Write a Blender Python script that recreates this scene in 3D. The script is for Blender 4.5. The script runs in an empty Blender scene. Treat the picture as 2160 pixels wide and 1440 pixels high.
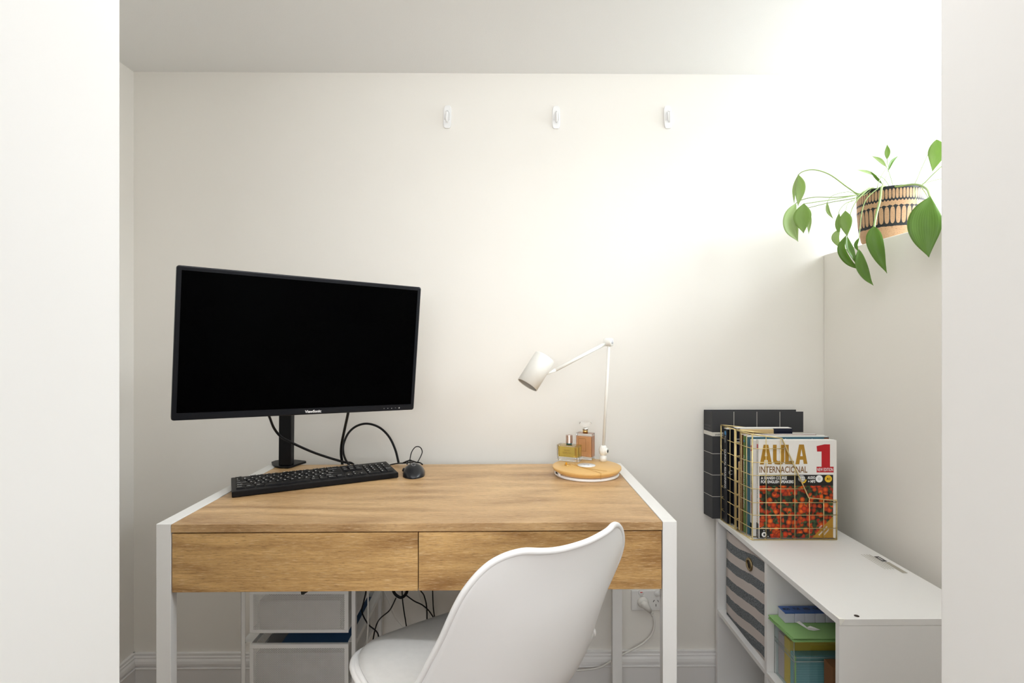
import bpy, math, random
from mathutils import Vector, Matrix, Euler
random.seed(7)
PI = math.pi
SC = bpy.context.scene
COL = SC.collection

# ------------------------------------------------------------------ camera, world, light
F = 1141.0; YAW = math.atan(10 / F); H = 1.25
cd = bpy.data.cameras.new('camera'); cam = bpy.data.objects.new('camera', cd); COL.objects.link(cam)
cam.location = (0, 0, H); cam.rotation_euler = (PI / 2, 0, -YAW)
cd.sensor_width = 36; cd.lens = F / 2160 * 36; cd.clip_start = 0.02
SC.camera = cam
w = bpy.data.worlds.new('world'); SC.world = w; w.use_nodes = True
w.node_tree.nodes['Background'].inputs[0].default_value = (0.80, 0.90, 1.0, 1)
w.node_tree.nodes['Background'].inputs[1].default_value = 1.0
def area(name, loc, rot, sx, sy, power, col):
    l = bpy.data.lights.new(name, 'AREA'); l.shape = 'RECTANGLE'; l.size = sx; l.size_y = sy
    l.energy = power; l.color = col
    o = bpy.data.objects.new(name, l); COL.objects.link(o); o.location = loc; o.rotation_euler = rot
    return o
# daylight in the high window on the right, added fill light in the hall behind the camera
area('window_daylight', (1.84, 1.33, 1.86), (0, math.radians(88), 0), 0.50, 1.05, 12, (0.90, 0.95, 1.0))
area('sky_daylight', (3.3, 0.75, 3.15), (0, math.radians(50), math.radians(-12)), 1.9, 2.2, 330, (0.90, 0.95, 1.0))
area('added_hall_fill', (-0.15, -1.9, 1.5), (math.radians(118), 0, 0), 1.6, 0.7, 36, (0.955, 0.975, 1.0))
area('added_ceiling_fill', (-0.1, 0.68, 2.15), (math.radians(15), 0, 0), 1.6, 0.1, 8.0, (0.955, 0.975, 1.0))  # added fill panel inside the doorway to brighten the room, no fixture there
vs = SC.view_settings
vs.view_transform = 'Standard'; vs.look = 'None'; vs.gamma = 1; vs.use_curve_mapping = False; vs.exposure = 0.06
SC.cycles.max_bounces = 12; SC.cycles.diffuse_bounces = 8; SC.cycles.transparent_max_bounces = 24
SC.cycles.sample_clamp_indirect = 6

# ------------------------------------------------------------------ helpers
def at(px, py, Y):
    """point of the place seen at pixel px, py of the photograph, Y metres in front of the camera"""
    u = (px - 1080) / F; v = (720 - py) / F; c = math.cos(YAW); s = math.sin(YAW)
    x = u * c + s; y = -u * s + c
    return Vector((x * Y / y, Y, H + v * Y / y))
def onz(px, py, z):
    u = (px - 1080) / F; v = (720 - py) / F; c = math.cos(YAW); s = math.sin(YAW)
    k = (z - H) / v
    return Vector(((u * c + s) * k, (-u * s + c) * k, z))

def crom(P, n):
    P = [Vector(p) for p in P]
    P = [2 * P[0] - P[1]] + P + [2 * P[-1] - P[-2]]
    m = len(P) - 3; out = []
    for j in range(n):
        q = m * j / (n - 1); i = min(int(q), m - 1); t = q - i
        a, b, c, d = P[i:i + 4]
        out.append(0.5 * ((2 * b) + (c - a) * t + (2 * a - 5 * b + 4 * c - d) * t * t + (3 * b - a - 3 * c + d) * t ** 3))
    return out

_tc = {}
def text_geo(s, bold, spacing=1.0):
    key = (s, bold, spacing)
    if key in _tc: return _tc[key]
    cu = bpy.data.curves.new('t', 'FONT'); cu.body = s; cu.offset = bold; cu.resolution_u = 3
    cu.space_character = spacing; cu.fill_mode = 'FRONT'
    ob = bpy.data.objects.new('t', cu); COL.objects.link(ob)
    dg = bpy.context.evaluated_depsgraph_get(); dg.update()
    me = bpy.data.meshes.new_from_object(ob.evaluated_get(dg))
    vv = [(v.co.x, v.co.y) for v in me.vertices]; ff = [tuple(p.vertices) for p in me.polygons]
    bpy.data.objects.remove(ob); bpy.data.meshes.remove(me); bpy.data.curves.remove(cu)
    if not vv: vv = [(0, 0)]
    x0 = min(v[0] for v in vv); x1 = max(v[0] for v in vv); y0 = min(v[1] for v in vv); y1 = max(v[1] for v in vv)
    _tc[key] = ([((v[0] - x0) / max(x1 - x0, 1e-6), (v[1] - y0) / max(y1 - y0, 1e-6)) for v in vv], ff, (x1 - x0) / max(y1 - y0, 1e-6))
    return _tc[key]

class MB:
    def __init__(s, M=None):
        s.v = []; s.f = []; s.m = []; s.sm = []; s.M = M; s.uv = {}
    def add(s, vs_, fs_, mi=0, smooth=False):
        o = len(s.v)
        for p in vs_:
            p = Vector(p); s.v.append(s.M @ p if s.M else p)
        for f in fs_:
            s.f.append(tuple(i + o for i in f)); s.m.append(mi); s.sm.append(smooth)
        return o
    def box(s, x0, x1, y0, y1, z0, z1, mi=0):
        vs_ = [(x0, y0, z0), (x1, y0, z0), (x1, y1, z0), (x0, y1, z0), (x0, y0, z1), (x1, y0, z1), (x1, y1, z1), (x0, y1, z1)]
        s.add(vs_, [(0, 3, 2, 1), (4, 5, 6, 7), (0, 1, 5, 4), (1, 2, 6, 5), (2, 3, 7, 6), (3, 0, 4, 7)], mi); return s
    def hexa(s, p, mi=0):
        s.add(p, [(0, 3, 2, 1), (4, 5, 6, 7), (0, 1, 5, 4), (1, 2, 6, 5), (2, 3, 7, 6), (3, 0, 4, 7)], mi); return s
    def quad(s, a, b, c, d, mi=0):
        s.add([a, b, c, d], [(0, 1, 2, 3)], mi); return s
    def tube(s, pts, r, seg=8, closed=False, mi=0, caps=True):
        pts = [Vector(p) for p in pts]; n = len(pts); rs = r if isinstance(r, (list, tuple)) else [r] * n
        up = None; vs_ = []
        for i in range(n):
            if closed: t = (pts[(i + 1) % n] - pts[i - 1]).normalized()
            else: t = (pts[min(i + 1, n - 1)] - pts[max(i - 1, 0)]).normalized()
            if up is None:
                up = Vector((0, 0, 1)) if abs(t.z) < 0.9 else Vector((1, 0, 0))
            up = (up - t * up.dot(t))
            if up.length < 1e-6: up = t.orthogonal()
            up.normalize(); b = t.cross(up)
            for k in range(seg):
                a = 2 * PI * k / seg
                vs_.append(pts[i] + (up * math.cos(a) + b * math.sin(a)) * rs[i])
        fs_ = []
        for i in range(n if closed else n - 1):
            j = (i + 1) % n
            for k in range(seg):
                l = (k + 1) % seg
                fs_.append((i * seg + k, i * seg + l, j * seg + l, j * seg + k))
        if caps and not closed:
            fs_.append(tuple(range(seg))[::-1]); fs_.append(tuple((n - 1) * seg + k for k in range(seg)))
        s.add(vs_, fs_, mi, True); return s
    def lathe(s, prof, origin=(0, 0, 0), axis=(0, 0, 1), seg=32, mi=0, smooth=True, sx=1.0, sy=1.0):
        ax = Vector(axis).normalized(); e1 = ax.orthogonal().normalized()
        if abs(ax.z) > 0.99: e1 = Vector((1, 0, 0))
        e2 = ax.cross(e1); o = Vector(origin); vs_ = []
        for r, h in prof:
            for k in range(seg):
                a = 2 * PI * k / seg
                vs_.append(o + ax * h + e1 * (r * math.cos(a) * sx) + e2 * (r * math.sin(a) * sy))
        fs_ = []
        for i in range(len(prof) - 1):
            for k in range(seg):
                l = (k + 1) % seg
                fs_.append((i * seg + k, i * seg + l, (i + 1) * seg + l, (i + 1) * seg + k))
        if prof[0][0] > 1e-6: fs_.append(tuple(range(seg))[::-1])
        if prof[-1][0] > 1e-6: fs_.append(tuple((len(prof) - 1) * seg + k for k in range(seg)))
        s.add(vs_, fs_, mi, smooth); return s
    def prism(s, poly, a, b, mi=0, smooth=False):
        """poly of 3d points, moved by a (bottom) and b (top)"""
        n = len(poly); a = Vector(a); b = Vector(b)
        vs_ = [Vector(p) + a for p in poly] + [Vector(p) + b for p in poly]
        fs_ = [tuple(range(n))[::-1], tuple(range(n, 2 * n))] + [(i, (i + 1) % n, n + (i + 1) % n, n + i) for i in range(n)]
        s.add(vs_, fs_, mi, smooth); return s
    def text(s, t, o, xd, yd, wd, hd, mi=0, bold=0.0, spacing=1.0):
        vv, ff, asp = text_geo(t, bold, spacing)
        o = Vector(o); xd = Vector(xd); yd = Vector(yd)
        if hd is None: hd = wd / asp
        if wd is None: wd = hd * asp
        s.add([o + xd * (a * wd) + yd * (b * hd) for a, b in vv], ff, mi); return s
    def build(s, name, mats, parent=None, bevel=0, solid=0, sub=0, smooth=None, seg=2):
        me = bpy.data.meshes.new(name)
        W = world_of(parent).inverted() if parent else Matrix()
        me.from_pydata([W @ v for v in s.v], [], s.f)
        if not isinstance(mats, (list, tuple)): mats = [mats]
        for m in mats: me.materials.append(m)
        me.polygons.foreach_set('material_index', s.m)
        me.polygons.foreach_set('use_smooth', [(smooth if smooth is not None else q) for q in s.sm])
        me.update()
        o = bpy.data.objects.new(name, me); COL.objects.link(o)
        if parent: o.parent = parent
        if solid:
            q = o.modifiers.new('solid', 'SOLIDIFY'); q.thickness = solid; q.offset = 0
        if sub:
            q = o.modifiers.new('sub', 'SUBSURF'); q.levels = sub; q.render_levels = sub
        if bevel:
            q = o.modifiers.new('bevel', 'BEVEL'); q.width = bevel; q.segments = seg; q.limit_method = 'ANGLE'; q.angle_limit = math.radians(40)
            me.polygons.foreach_set('use_smooth', [True] * len(me.polygons))
            q.harden_normals = True
        return o

def world_of(o):
    M = o.matrix_basis.copy()
    while o.parent:
        o = o.parent; M = o.matrix_basis @ M
    return M
def tag(o, label=None, cat=None, group=None, kind=None):
    if label: o['label'] = label
    if cat: o['category'] = cat
    if group: o['group'] = group
    if kind: o['kind'] = kind
    return o
def thing(name, label, cat, loc, group=None):
    o = bpy.data.objects.new(name, None); COL.objects.link(o); o.location = loc; o.empty_display_size = 0.02
    return tag(o, label, cat, group)
def part_label(o, l): o['label'] = l; return o
def struct(o): o['kind'] = 'structure'; return o

# ------------------------------------------------------------------ materials
def mat(name, col, rough=0.5, metal=0.0, noise=0.0, nscale=20.0, bump=0.0, bscale=200.0, trans=0.0, ior=1.45, coat=0.0, spec=0.5):
    m = bpy.data.materials.new(name); m.use_nodes = True; nt = m.node_tree; b = nt.nodes['Principled BSDF']
    b.inputs['Base Color'].default_value = (*col, 1); b.inputs['Roughness'].default_value = rough
    b.inputs['Metallic'].default_value = metal; b.inputs['Transmission Weight'].default_value = trans
    b.inputs['IOR'].default_value = ior; b.inputs['Coat Weight'].default_value = coat
    b.inputs['Specular IOR Level'].default_value = spec
    tc = nt.nodes.new('ShaderNodeTexCoord')
    if noise:
        n = nt.nodes.new('ShaderNodeTexNoise'); n.inputs['Scale'].default_value = nscale; n.inputs['Detail'].default_value = 4
        nt.links.new(tc.outputs['Object'], n.inputs['Vector'])
        r = nt.nodes.new('ShaderNodeMapRange'); r.inputs[1].default_value = 0.25; r.inputs[2].default_value = 0.75
        r.inputs[3].default_value = 1 - noise; r.inputs[4].default_value = 1 + noise
        nt.links.new(n.outputs[0], r.inputs[0])
        mx = nt.nodes.new('ShaderNodeVectorMath'); mx.operation = 'SCALE'; mx.inputs[0].default_value = col
        nt.links.new(r.outputs[0], mx.inputs[3]); nt.links.new(mx.outputs[0], b.inputs['Base Color'])
    if bump:
        n = nt.nodes.new('ShaderNodeTexNoise'); n.inputs['Scale'].default_value = bscale; n.inputs['Detail'].default_value = 3
        nt.links.new(tc.outputs['Object'], n.inputs['Vector'])
        bp = nt.nodes.new('ShaderNodeBump'); bp.inputs['Strength'].default_value = bump; bp.inputs['Distance'].default_value = 0.001
        nt.links.new(n.outputs[0], bp.inputs['Height']); nt.links.new(bp.outputs[0], b.inputs['Normal'])
    return m

class N:
    """tiny node-graph helper"""
    def __init__(s, m): s.nt = m.node_tree; s.b = s.nt.nodes['Principled BSDF']; s.out = s.nt.nodes['Material Output']
    def n(s, t): return s.nt.nodes.new('ShaderNode' + t)
    def l(s, a, b): s.nt.links.new(a, b)
    def math(s, op, a, b=None, c=None):
        q = s.n('Math'); q.operation = op
        for i, x in enumerate((a, b, c)):
            if x is None: continue
            if isinstance(x, (int, float)): q.inputs[i].default_value = x
            else: s.l(x, q.inputs[i])
        return q.outputs[0]
    def coord(s, k='Object'): return s.n('TexCoord').outputs[k]
    def sep(s, v):
        q = s.n('SeparateXYZ'); s.l(v, q.inputs[0]); return q.outputs
    def comb(s, x, y, z):
        q = s.n('CombineXYZ')
        for i, a in enumerate((x, y, z)):
            if isinstance(a, (int, float)): q.inputs[i].default_value = a
            else: s.l(a, q.inputs[i])
        return q.outputs[0]
    def mix(s, fac, a, b):
        q = s.n('Mix'); q.data_type = 'RGBA'
        if isinstance(fac, (int, float)): q.inputs[0].default_value = fac
        else: s.l(fac, q.inputs[0])
        for i, x in ((6, a), (7, b)):
            if isinstance(x, tuple): q.inputs[i].default_value = (*x, 1)
            else: s.l(x, q.inputs[i])
        return q.outputs[2]
    def noise(s, vec, scale, detail=4, rough=0.5):
        q = s.n('TexNoise'); q.inputs['Scale'].default_value = scale; q.inputs['Detail'].default_value = detail; q.inputs['Roughness'].default_value = rough
        s.l(vec, q.inputs['Vector']); return q.outputs[0]
    def rng(s, v, a, b, c=0.0, d=1.0):
        q = s.n('MapRange'); s.l(v, q.inputs[0])
        for i, x in enumerate((a, b, c, d)): q.inputs[i + 1].default_value = x
        return q.outputs[0]

def wood(name, light, dark, off=(0, 0, 0), rough=0.42, ring=1.0, pale=(0.80, 0.62, 0.40), con=1.0, rc=0.75):
    m = mat(name, light, rough); g = N(m); c = g.coord()
    def mp(loc, sc):
        q = g.n('Mapping'); q.inputs['Location'].default_value = loc; q.inputs['Scale'].default_value = sc; g.l(c, q.inputs[0]); return q.outputs[0]
    base = mp(off, (0.9, 4.2, 4.2))
    big = g.noise(base, 1.35, 2)
    wob = g.noise(mp(off, (9, 60, 60)), 2.0, 4, 0.6)
    x, y, z = g.sep(base)
    ph = g.math('ADD', g.math('MULTIPLY', big, 52.0 * ring), g.math('MULTIPLY', g.math('ADD', y, z), 3.0))
    ph = g.math('ADD', ph, g.math('MULTIPLY', wob, 1.6))
    rings = g.math('POWER', g.math('PINGPONG', g.math('MULTIPLY', ph, 0.20), 1.0), 0.8)
    gate = g.rng(g.noise(mp((off[0] + 3, off[1], off[2]), (1.1, 5, 5)), 1.2, 2), 0.36, 0.54)
    fine = g.noise(mp(off, (5, 110, 110)), 2.4, 6, 0.7)
    pores = g.noise(mp(off, (26, 420, 420)), 2.0, 3, 0.6)
    broad = g.noise(mp(off, (0.7, 11, 11)), 1.3, 3, 0.6)
    k = g.math('ADD', g.math('MULTIPLY', g.math('MULTIPLY', g.math('SUBTRACT', rings, 0.5), gate), rc), g.math('MULTIPLY', g.rng(fine, 0.30, 0.70), 0.55))
    k = g.math('ADD', k, g.math('MULTIPLY', g.rng(broad, 0.33, 0.67), 0.55))
    k = g.math('ADD', g.math('MULTIPLY', g.math('SUBTRACT', k, 0.56), con), 0.5)
    col = g.mix(g.rng(k, 0.0, 1.0), dark, light)
    col = g.mix(g.rng(pores, 0.57, 0.68, 0, 0.62 * con), col, tuple(0.45 * a for a in dark))
    col = g.mix(g.rng(pores, 0.32, 0.43, 0.5 * con, 0.0), col, pale)
    g.l(col, g.b.inputs['Base Color'])
    bp = g.n('Bump'); bp.inputs['Strength'].default_value = 0.25; bp.inputs['Distance'].default_value = 0.0005
    g.l(g.math('SUBTRACT', fine, g.rng(pores, 0.57, 0.68)), bp.inputs['Height']); g.l(bp.outputs[0], g.b.inputs['Normal'])
    return m

def mesh_sheet(name, col, px, pz, axis=0, thr=0.25):
    """perforated sheet metal: staggered round holes"""
    m = mat(name, col, 0.45); g = N(m); s = g.sep(g.coord()); a = s[axis]; z = s[2]
    p = g.math('MULTIPLY', g.math('COSINE', g.math('MULTIPLY', a, PI / px)), g.math('COSINE', g.math('MULTIPLY', z, PI / pz)))
    hole = g.math('GREATER_THAN', p, thr)
    tr = g.n('BsdfTransparent'); mx = g.n('MixShader')
    g.l(hole, mx.inputs[0]); g.l(g.b.outputs[0], mx.inputs[1]); g.l(tr.outputs[0], mx.inputs[2]); g.l(mx.outputs[0], g.out.inputs[0])
    return m

def clear_sheet(name, tint=(0.95, 0.975, 0.975), glossy=0.06):
    m = mat(name, (1, 1, 1), 0.05); g = N(m)
    tr = g.n('BsdfTransparent'); tr.inputs[0].default_value = (*tint, 1); gl = g.n('BsdfGlossy'); gl.inputs['Roughness'].default_value = 0.05
    mx = g.n('MixShader'); mx.inputs[0].default_value = glossy; g.l(tr.outputs[0], mx.inputs[1]); g.l(gl.outputs[0], mx.inputs[2]); g.l(mx.outputs[0], g.out.inputs[0])
    return m

M_wall = mat('cream_wall_paint', (0.83, 0.805, 0.755), 0.75, bump=0.12, bscale=90, noise=0.008, nscale=3)
M_wall2 = mat('doorway_paint', (0.84, 0.83, 0.81), 0.7, bump=0.08, bscale=90, noise=0.008, nscale=3)
M_ceil = mat('ceiling_paint', (0.86, 0.86, 0.85), 0.85, bump=0.25, bscale=240)
M_trim = mat('white_trim_paint', (0.80, 0.79, 0.78), 0.45, bump=0.03, bscale=60)
M_floor = wood('floor_boards', (0.20, 0.12, 0.07), (0.12, 0.07, 0.035))
M_white_metal = mat('white_powder_coat', (0.84, 0.835, 0.82), 0.38, bump=0.03, bscale=500)
M_oak = wood('oak_veneer_top', (0.68, 0.445, 0.22), (0.36, 0.20, 0.082), (0.3, 0, 0), rough=0.36)
M_oak_a = wood('oak_veneer_drawer', (0.70, 0.435, 0.175), (0.31, 0.155, 0.048), (2.1, 0.4, 0.7), ring=1.2, rc=1.2)
M_oak_b = wood('oak_veneer_drawer_swirl', (0.70, 0.435, 0.175), (0.31, 0.155, 0.048), (5.4, 1.4, 1.3), ring=1.5, rc=1.2)
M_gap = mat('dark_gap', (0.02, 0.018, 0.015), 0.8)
M_black = mat('black_plastic', (0.006, 0.006, 0.007), 0.42, bump=0.05, bscale=900, spec=0.22)
M_black_soft = mat('black_keycap_plastic', (0.006, 0.006, 0.007), 0.5, spec=0.22)
M_bezel = mat('black_bezel_plastic', (0.006, 0.007, 0.010), 0.32, spec=0.3)
M_screen = mat('monitor_glass', (0.0004, 0.0004, 0.0005), 0.25, spec=0.03)
M_rubber = mat('black_cable_rubber', (0.005, 0.005, 0.006), 0.4, spec=0.3)
M_print_white = mat('white_print', (0.85, 0.85, 0.85), 0.5)
M_print_grey = mat('grey_print', (0.33, 0.33, 0.34), 0.4)
M_white_pl = mat('white_plastic', (0.86, 0.86, 0.86), 0.32)
M_chair = mat('white_chair_shell', (0.91, 0.905, 0.90), 0.42, bump=0.03, bscale=700)
M_pad = mat('grey_white_seat_leatherette', (0.74, 0.735, 0.72), 0.5, bump=0.25, bscale=900, noise=0.03, nscale=60)
M_beech = wood('beech_leg_wood', (0.62, 0.42, 0.22), (0.45, 0.28, 0.13))
M_lamp = mat('lamp_white_enamel', (0.86, 0.85, 0.80), 0.35)
M_lamp_in = mat('lamp_inner_grey', (0.45, 0.43, 0.39), 0.5)
M_bamboo = wood('bamboo_base', (0.80, 0.50, 0.19), (0.70, 0.42, 0.14), (1, 2, 0), rough=0.35, ring=0.2, pale=(0.85, 0.58, 0.27), con=0.35)
M_grey_cap = mat('grey_rubber_cap', (0.10, 0.105, 0.10), 0.5)
M_light_cap = mat('light_grey_cap', (0.55, 0.55, 0.58), 0.5)
M_gold = mat('gold_metal', (0.80, 0.55, 0.22), 0.22, metal=1.0)
M_wire = mat('pale_gold_wire', (0.74, 0.60, 0.30), 0.32, metal=0.85)
M_rose = mat('rose_metal_cap', (0.66, 0.52, 0.48), 0.25, metal=1.0)
M_silver = mat('silver_metal', (0.75, 0.74, 0.70), 0.2, metal=1.0)
M_glass = mat('clear_bottle_glass', (1, 1, 1), 0.02, trans=1.0, ior=1.45)
def liquid(name, c):
    m = mat(name, c, 0.05, trans=0.8, ior=1.36); return m
M_yellow_liq = liquid('yellow_perfume', (0.96, 0.74, 0.17))
M_orange_liq = liquid('orange_perfume', (1.0, 0.54, 0.26))
M_melamine = mat('white_melamine', (0.80, 0.795, 0.785), 0.35, bump=0.05, bscale=400)
M_chip = mat('torn_white_laminate', (0.86, 0.85, 0.80), 0.7)
M_hole = mat('dark_hole', (0.03, 0.02, 0.015), 0.8)
M_paper = mat('white_page_paper', (0.86, 0.85, 0.82), 0.7, noise=0.03, nscale=200)
M_bookwhite = mat('white_book_cover', (0.84, 0.82, 0.79), 0.35)
M_mustard = mat('mustard_print', (0.42, 0.22, 0.02), 0.4)
M_brownprint = mat('brown_print', (0.22, 0.10, 0.02), 0.4)
M_redprint = mat('red_print', (0.50, 0.008, 0.015), 0.4)
M_blackprint = mat('black_print', (0.010, 0.009, 0.008), 0.4)
M_yellowprint = mat('yellow_print', (0.85, 0.52, 0.03), 0.4)
M_teal = mat('teal_book_cover', (0.045, 0.13, 0.18), 0.4)
M_greenbook = mat('green_book_cover', (0.13, 0.22, 0.06), 0.45)
M_brownbook = mat('brown_book_cover', (0.16, 0.06, 0.025), 0.5)
M_tanbook = mat('tan_book_cover', (0.62, 0.46, 0.24), 0.6)
M_navy = mat('navy_book_cover', (0.008, 0.012, 0.030), 0.4)
M_blackbook = mat('black_book_cover', (0.006, 0.007, 0.010), 0.4)
M_bluedot = mat('blue_print', (0.06, 0.25, 0.50), 0.4)
M_soil = mat('potting_soil', (0.05, 0.03, 0.02), 0.9, bump=0.8, bscale=60)
M_stem = mat('leaf_stem', (0.30, 0.42, 0.15), 0.45)
M_label_paper = mat('label_paper', (0.66, 0.64, 0.58), 0.6)
M_outlet = mat('outlet_white_plastic', (0.80, 0.79, 0.77), 0.35)
M_cord = mat('white_cord', (0.75, 0.73, 0.69), 0.45)
M_redtab = mat('red_switch_mark', (0.75, 0.10, 0.08), 0.4)

def photo_fruit():
    m = mat('mandarin_cover_print', (0.6, 0.1, 0.02), 0.4); g = N(m); c = g.coord()
    x, y, z = g.sep(c); p = g.comb(x, 0.0, z)
    def vor(sc, off):
        mp = g.n('Mapping'); mp.inputs['Location'].default_value = off; g.l(p, mp.inputs[0])
        v = g.n('TexVoronoi'); v.inputs['Scale'].default_value = sc; v.inputs['Randomness'].default_value = 0.75; g.l(mp.outputs[0], v.inputs['Vector']); return v
    base = g.mix(g.rng(g.noise(p, 70, 3), 0.45, 0.6), (0.012, 0.010, 0.006), (0.035, 0.07, 0.025))
    a = vor(62, (0, 0, 0)); b = vor(50, (3.1, 0, 1.7))
    def disc(v, r, base_):
        d = v.outputs['Distance']; hue = g.sep(v.outputs['Color'])[0]
        col = g.mix(hue, (0.62, 0.045, 0.006), (0.90, 0.17, 0.012))
        col = g.mix(g.rng(d, r * 0.45, r), col, (0.22, 0.012, 0.004))
        keep = g.math('MULTIPLY', g.math('LESS_THAN', d, r), g.math('GREATER_THAN', g.sep(v.outputs['Color'])[1], 0.20))
        return g.mix(keep, base_, col)
    q = disc(a, 0.62, base); q = disc(b, 0.50, q)
    lv = g.rng(g.noise(p, 52, 1), 0.64, 0.655)
    q = g.mix(lv, q, (0.05, 0.10, 0.035))
    g.l(q, g.b.inputs['Base Color']); return m
M_fruit = photo_fruit()

def leaf_mat(name, c1, c2):
    m = mat(name, c1, 0.4); g = N(m)
    uv = g.n('UVMap').outputs[0]; u, v, _ = g.sep(uv)
    st = g.math('ABSOLUTE', g.math('SINE', g.math('MULTIPLY', g.math('ABSOLUTE', g.math('SUBTRACT', u, 0.5)), 42.0)))
    nz = g.noise(g.comb(g.math('MULTIPLY', u, 8.0), g.math('MULTIPLY', v, 1.5), 0.0), 3.0)
    col = g.mix(g.math('ADD', g.math('MULTIPLY', st, 0.45), g.math('MULTIPLY', nz, 0.5)), c2, c1)
    g.l(col, g.b.inputs['Base Color'])
    tr = g.n('BsdfTranslucent'); g.l(g.mix(0.35, col, (0.5, 0.8, 0.1)), tr.inputs[0])
    mx = g.n('MixShader'); mx.inputs[0].default_value = 0.38
    g.l(g.b.outputs[0], mx.inputs[1]); g.l(tr.outputs[0], mx.inputs[2]); g.l(mx.outputs[0], g.out.inputs[0]); return m
M_leaf_shade = leaf_mat('shade_tone_leaf', (0.19, 0.33, 0.055), (0.075, 0.17, 0.022))  # leaf green darkened, shade below the ledge put into the colour
M_leaf_mid = leaf_mat('mid_green_leaf', (0.34, 0.48, 0.15), (0.20, 0.34, 0.07))  # leaf tone between the shaded and the lit copy
M_leaf_lit = leaf_mat('lit_tone_leaf', (0.52, 0.62, 0.36), (0.36, 0.50, 0.14))  # leaf green made paler, window overexposure put into the colour

def pot_mat():
    m = mat('patterned_clay_pot', (0.6, 0.4, 0.26), 0.65); g = N(m); x, y, z = g.sep(g.coord())
    ang = g.math('ARCTAN2', y, x)
    def ovals(n, zc, hz, wid, sh):
        u = g.math('SUBTRACT', g.math('FRACT', g.math('ADD', g.math('MULTIPLY', ang, n / (2 * PI)), sh)), 0.5)
        a = g.math('POWER', g.math('ABSOLUTE', g.math('DIVIDE', u, wid)), 2.6)
        b = g.math('POWER', g.math('ABSOLUTE', g.math('DIVIDE', g.math('SUBTRACT', z, zc), hz)), 3.4)
        return g.math('LESS_THAN', g.math('ADD', a, b), 1.0), g.math('ABSOLUTE', u)
    nz = g.math('MULTIPLY', g.math('SUBTRACT', g.noise(g.comb(g.math('MULTIPLY', ang, 4.0), 0.0, g.math('MULTIPLY', z, 40.0)), 3.0), 0.5), 0.006)
    zz = g.math('ADD', z, nz)
    o1, u1 = ovals(62, 0.146, 0.0155, 0.40, 0.1); o2, u2 = ovals(38, 0.080, 0.0260, 0.41, 0.3)
    lo1 = g.math('ADD', 0.1225, g.math('MULTIPLY', u1, 0.010)); b1 = g.math('GREATER_THAN', zz, lo1)
    hi2 = g.math('SUBTRACT', 0.1085, g.math('MULTIPLY', g.math('SUBTRACT', 0.5, u2), 0.0)); 
    hi2 = g.math('SUBTRACT', 0.112, g.math('MULTIPLY', g.math('SUBTRACT', 0.5, u2), 0.009))
    b2 = g.math('MULTIPLY', g.math('LESS_THAN', zz, hi2), g.math('GREATER_THAN', zz, 0.046))
    blk = g.math('MAXIMUM', g.math('MULTIPLY', b1, g.math('SUBTRACT', 1.0, o1)), g.math('MULTIPLY', b2, g.math('SUBTRACT', 1.0, o2)))
    sp = g.noise(g.coord(), 420, 2)
    tan = g.mix(g.rng(sp, 0.55, 0.7), (0.52, 0.32, 0.18), (0.30, 0.17, 0.09))
    g.l(g.mix(blk, tan, (0.014, 0.017, 0.020)), g.b.inputs['Base Color']); return m
M_pot = pot_mat()

def stripe_mat():
    m = mat('striped_fabric', (0.6, 0.55, 0.52), 0.9); g = N(m); x, y, z = g.sep(g.coord())
    zz = g.math('ADD', z, g.math('MULTIPLY', y, 0.12)); zz = g.math('ADD', zz, g.math('MULTIPLY', g.math('SINE', g.math('MULTIPLY', y, 22.0)), 0.0035))
    zz = g.math('ADD', zz, g.math('MULTIPLY', g.math('SUBTRACT', g.noise(g.coord(), 14), 0.5), 0.012))
    fr = g.math('FRACT', g.math('DIVIDE', g.math('ADD', zz, 0.006), 0.0630))
    s = g.math('LESS_THAN', fr, 0.50)
    hd = g.mix(g.rng(g.noise(g.coord(), 420, 2, 0.7), 0.40, 0.60), (0.055, 0.065, 0.075), (0.26, 0.28, 0.30))
    g.l(g.mix(s, (0.60, 0.545, 0.52), hd), g.b.inputs['Base Color']); return m
M_stripe = stripe_mat()

def line_card(name, c, line, pitch=0.0066, pz=True):
    m = mat(name, c, 0.7); g = N(m); x, y, z = g.sep(g.coord())
    v = z if pz else y
    s = g.math('LESS_THAN', g.math('FRACT', g.math('DIVIDE', v, pitch)), 0.12)
    g.l(g.mix(s, c, line), g.b.inputs['Base Color']); return m
M_card_blue = line_card('blue_ruled_card', (0.20, 0.42, 0.46), (0.10, 0.26, 0.30))
M_card_yellow = mat('yellow_card', (0.62, 0.45, 0.05), 0.7, noise=0.06, nscale=300)
M_card_pink = mat('pale_pink_card', (0.50, 0.42, 0.44), 0.7)
M_card_green = mat('green_card', (0.33, 0.58, 0.22), 0.7)
M_card_green2 = line_card('green_ruled_card', (0.30, 0.52, 0.20), (0.17, 0.34, 0.12), 0.0066, False)
M_clear = clear_sheet('clear_acrylic'); M_clear_edge = mat('clear_acrylic_edge', (0.30, 0.34, 0.32), 0.2)
M_pane = clear_sheet('window_glass', (0.98, 0.99, 0.99), 0.05)
M_pill = mat('pill_box_plastic', (0.56, 0.55, 0.66), 0.35); M_pill_blue = mat('pill_box_blue_lid', (0.03, 0.10, 0.35), 0.3)
M_cardboard = mat('brown_cardboard', (0.20, 0.09, 0.035), 0.8)
M_binder = mat('charcoal_binder_cloth', (0.040, 0.041, 0.045), 0.6, bump=0.2, bscale=900)
M_mesh_front = mesh_sheet('perforated_white_sheet', (0.80, 0.79, 0.77), 0.0025, 0.0026, 0, 0.14)
M_mesh_side = mesh_sheet('perforated_white_side', (0.80, 0.79, 0.77), 0.0025, 0.0026, 1, 0.14)
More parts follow.
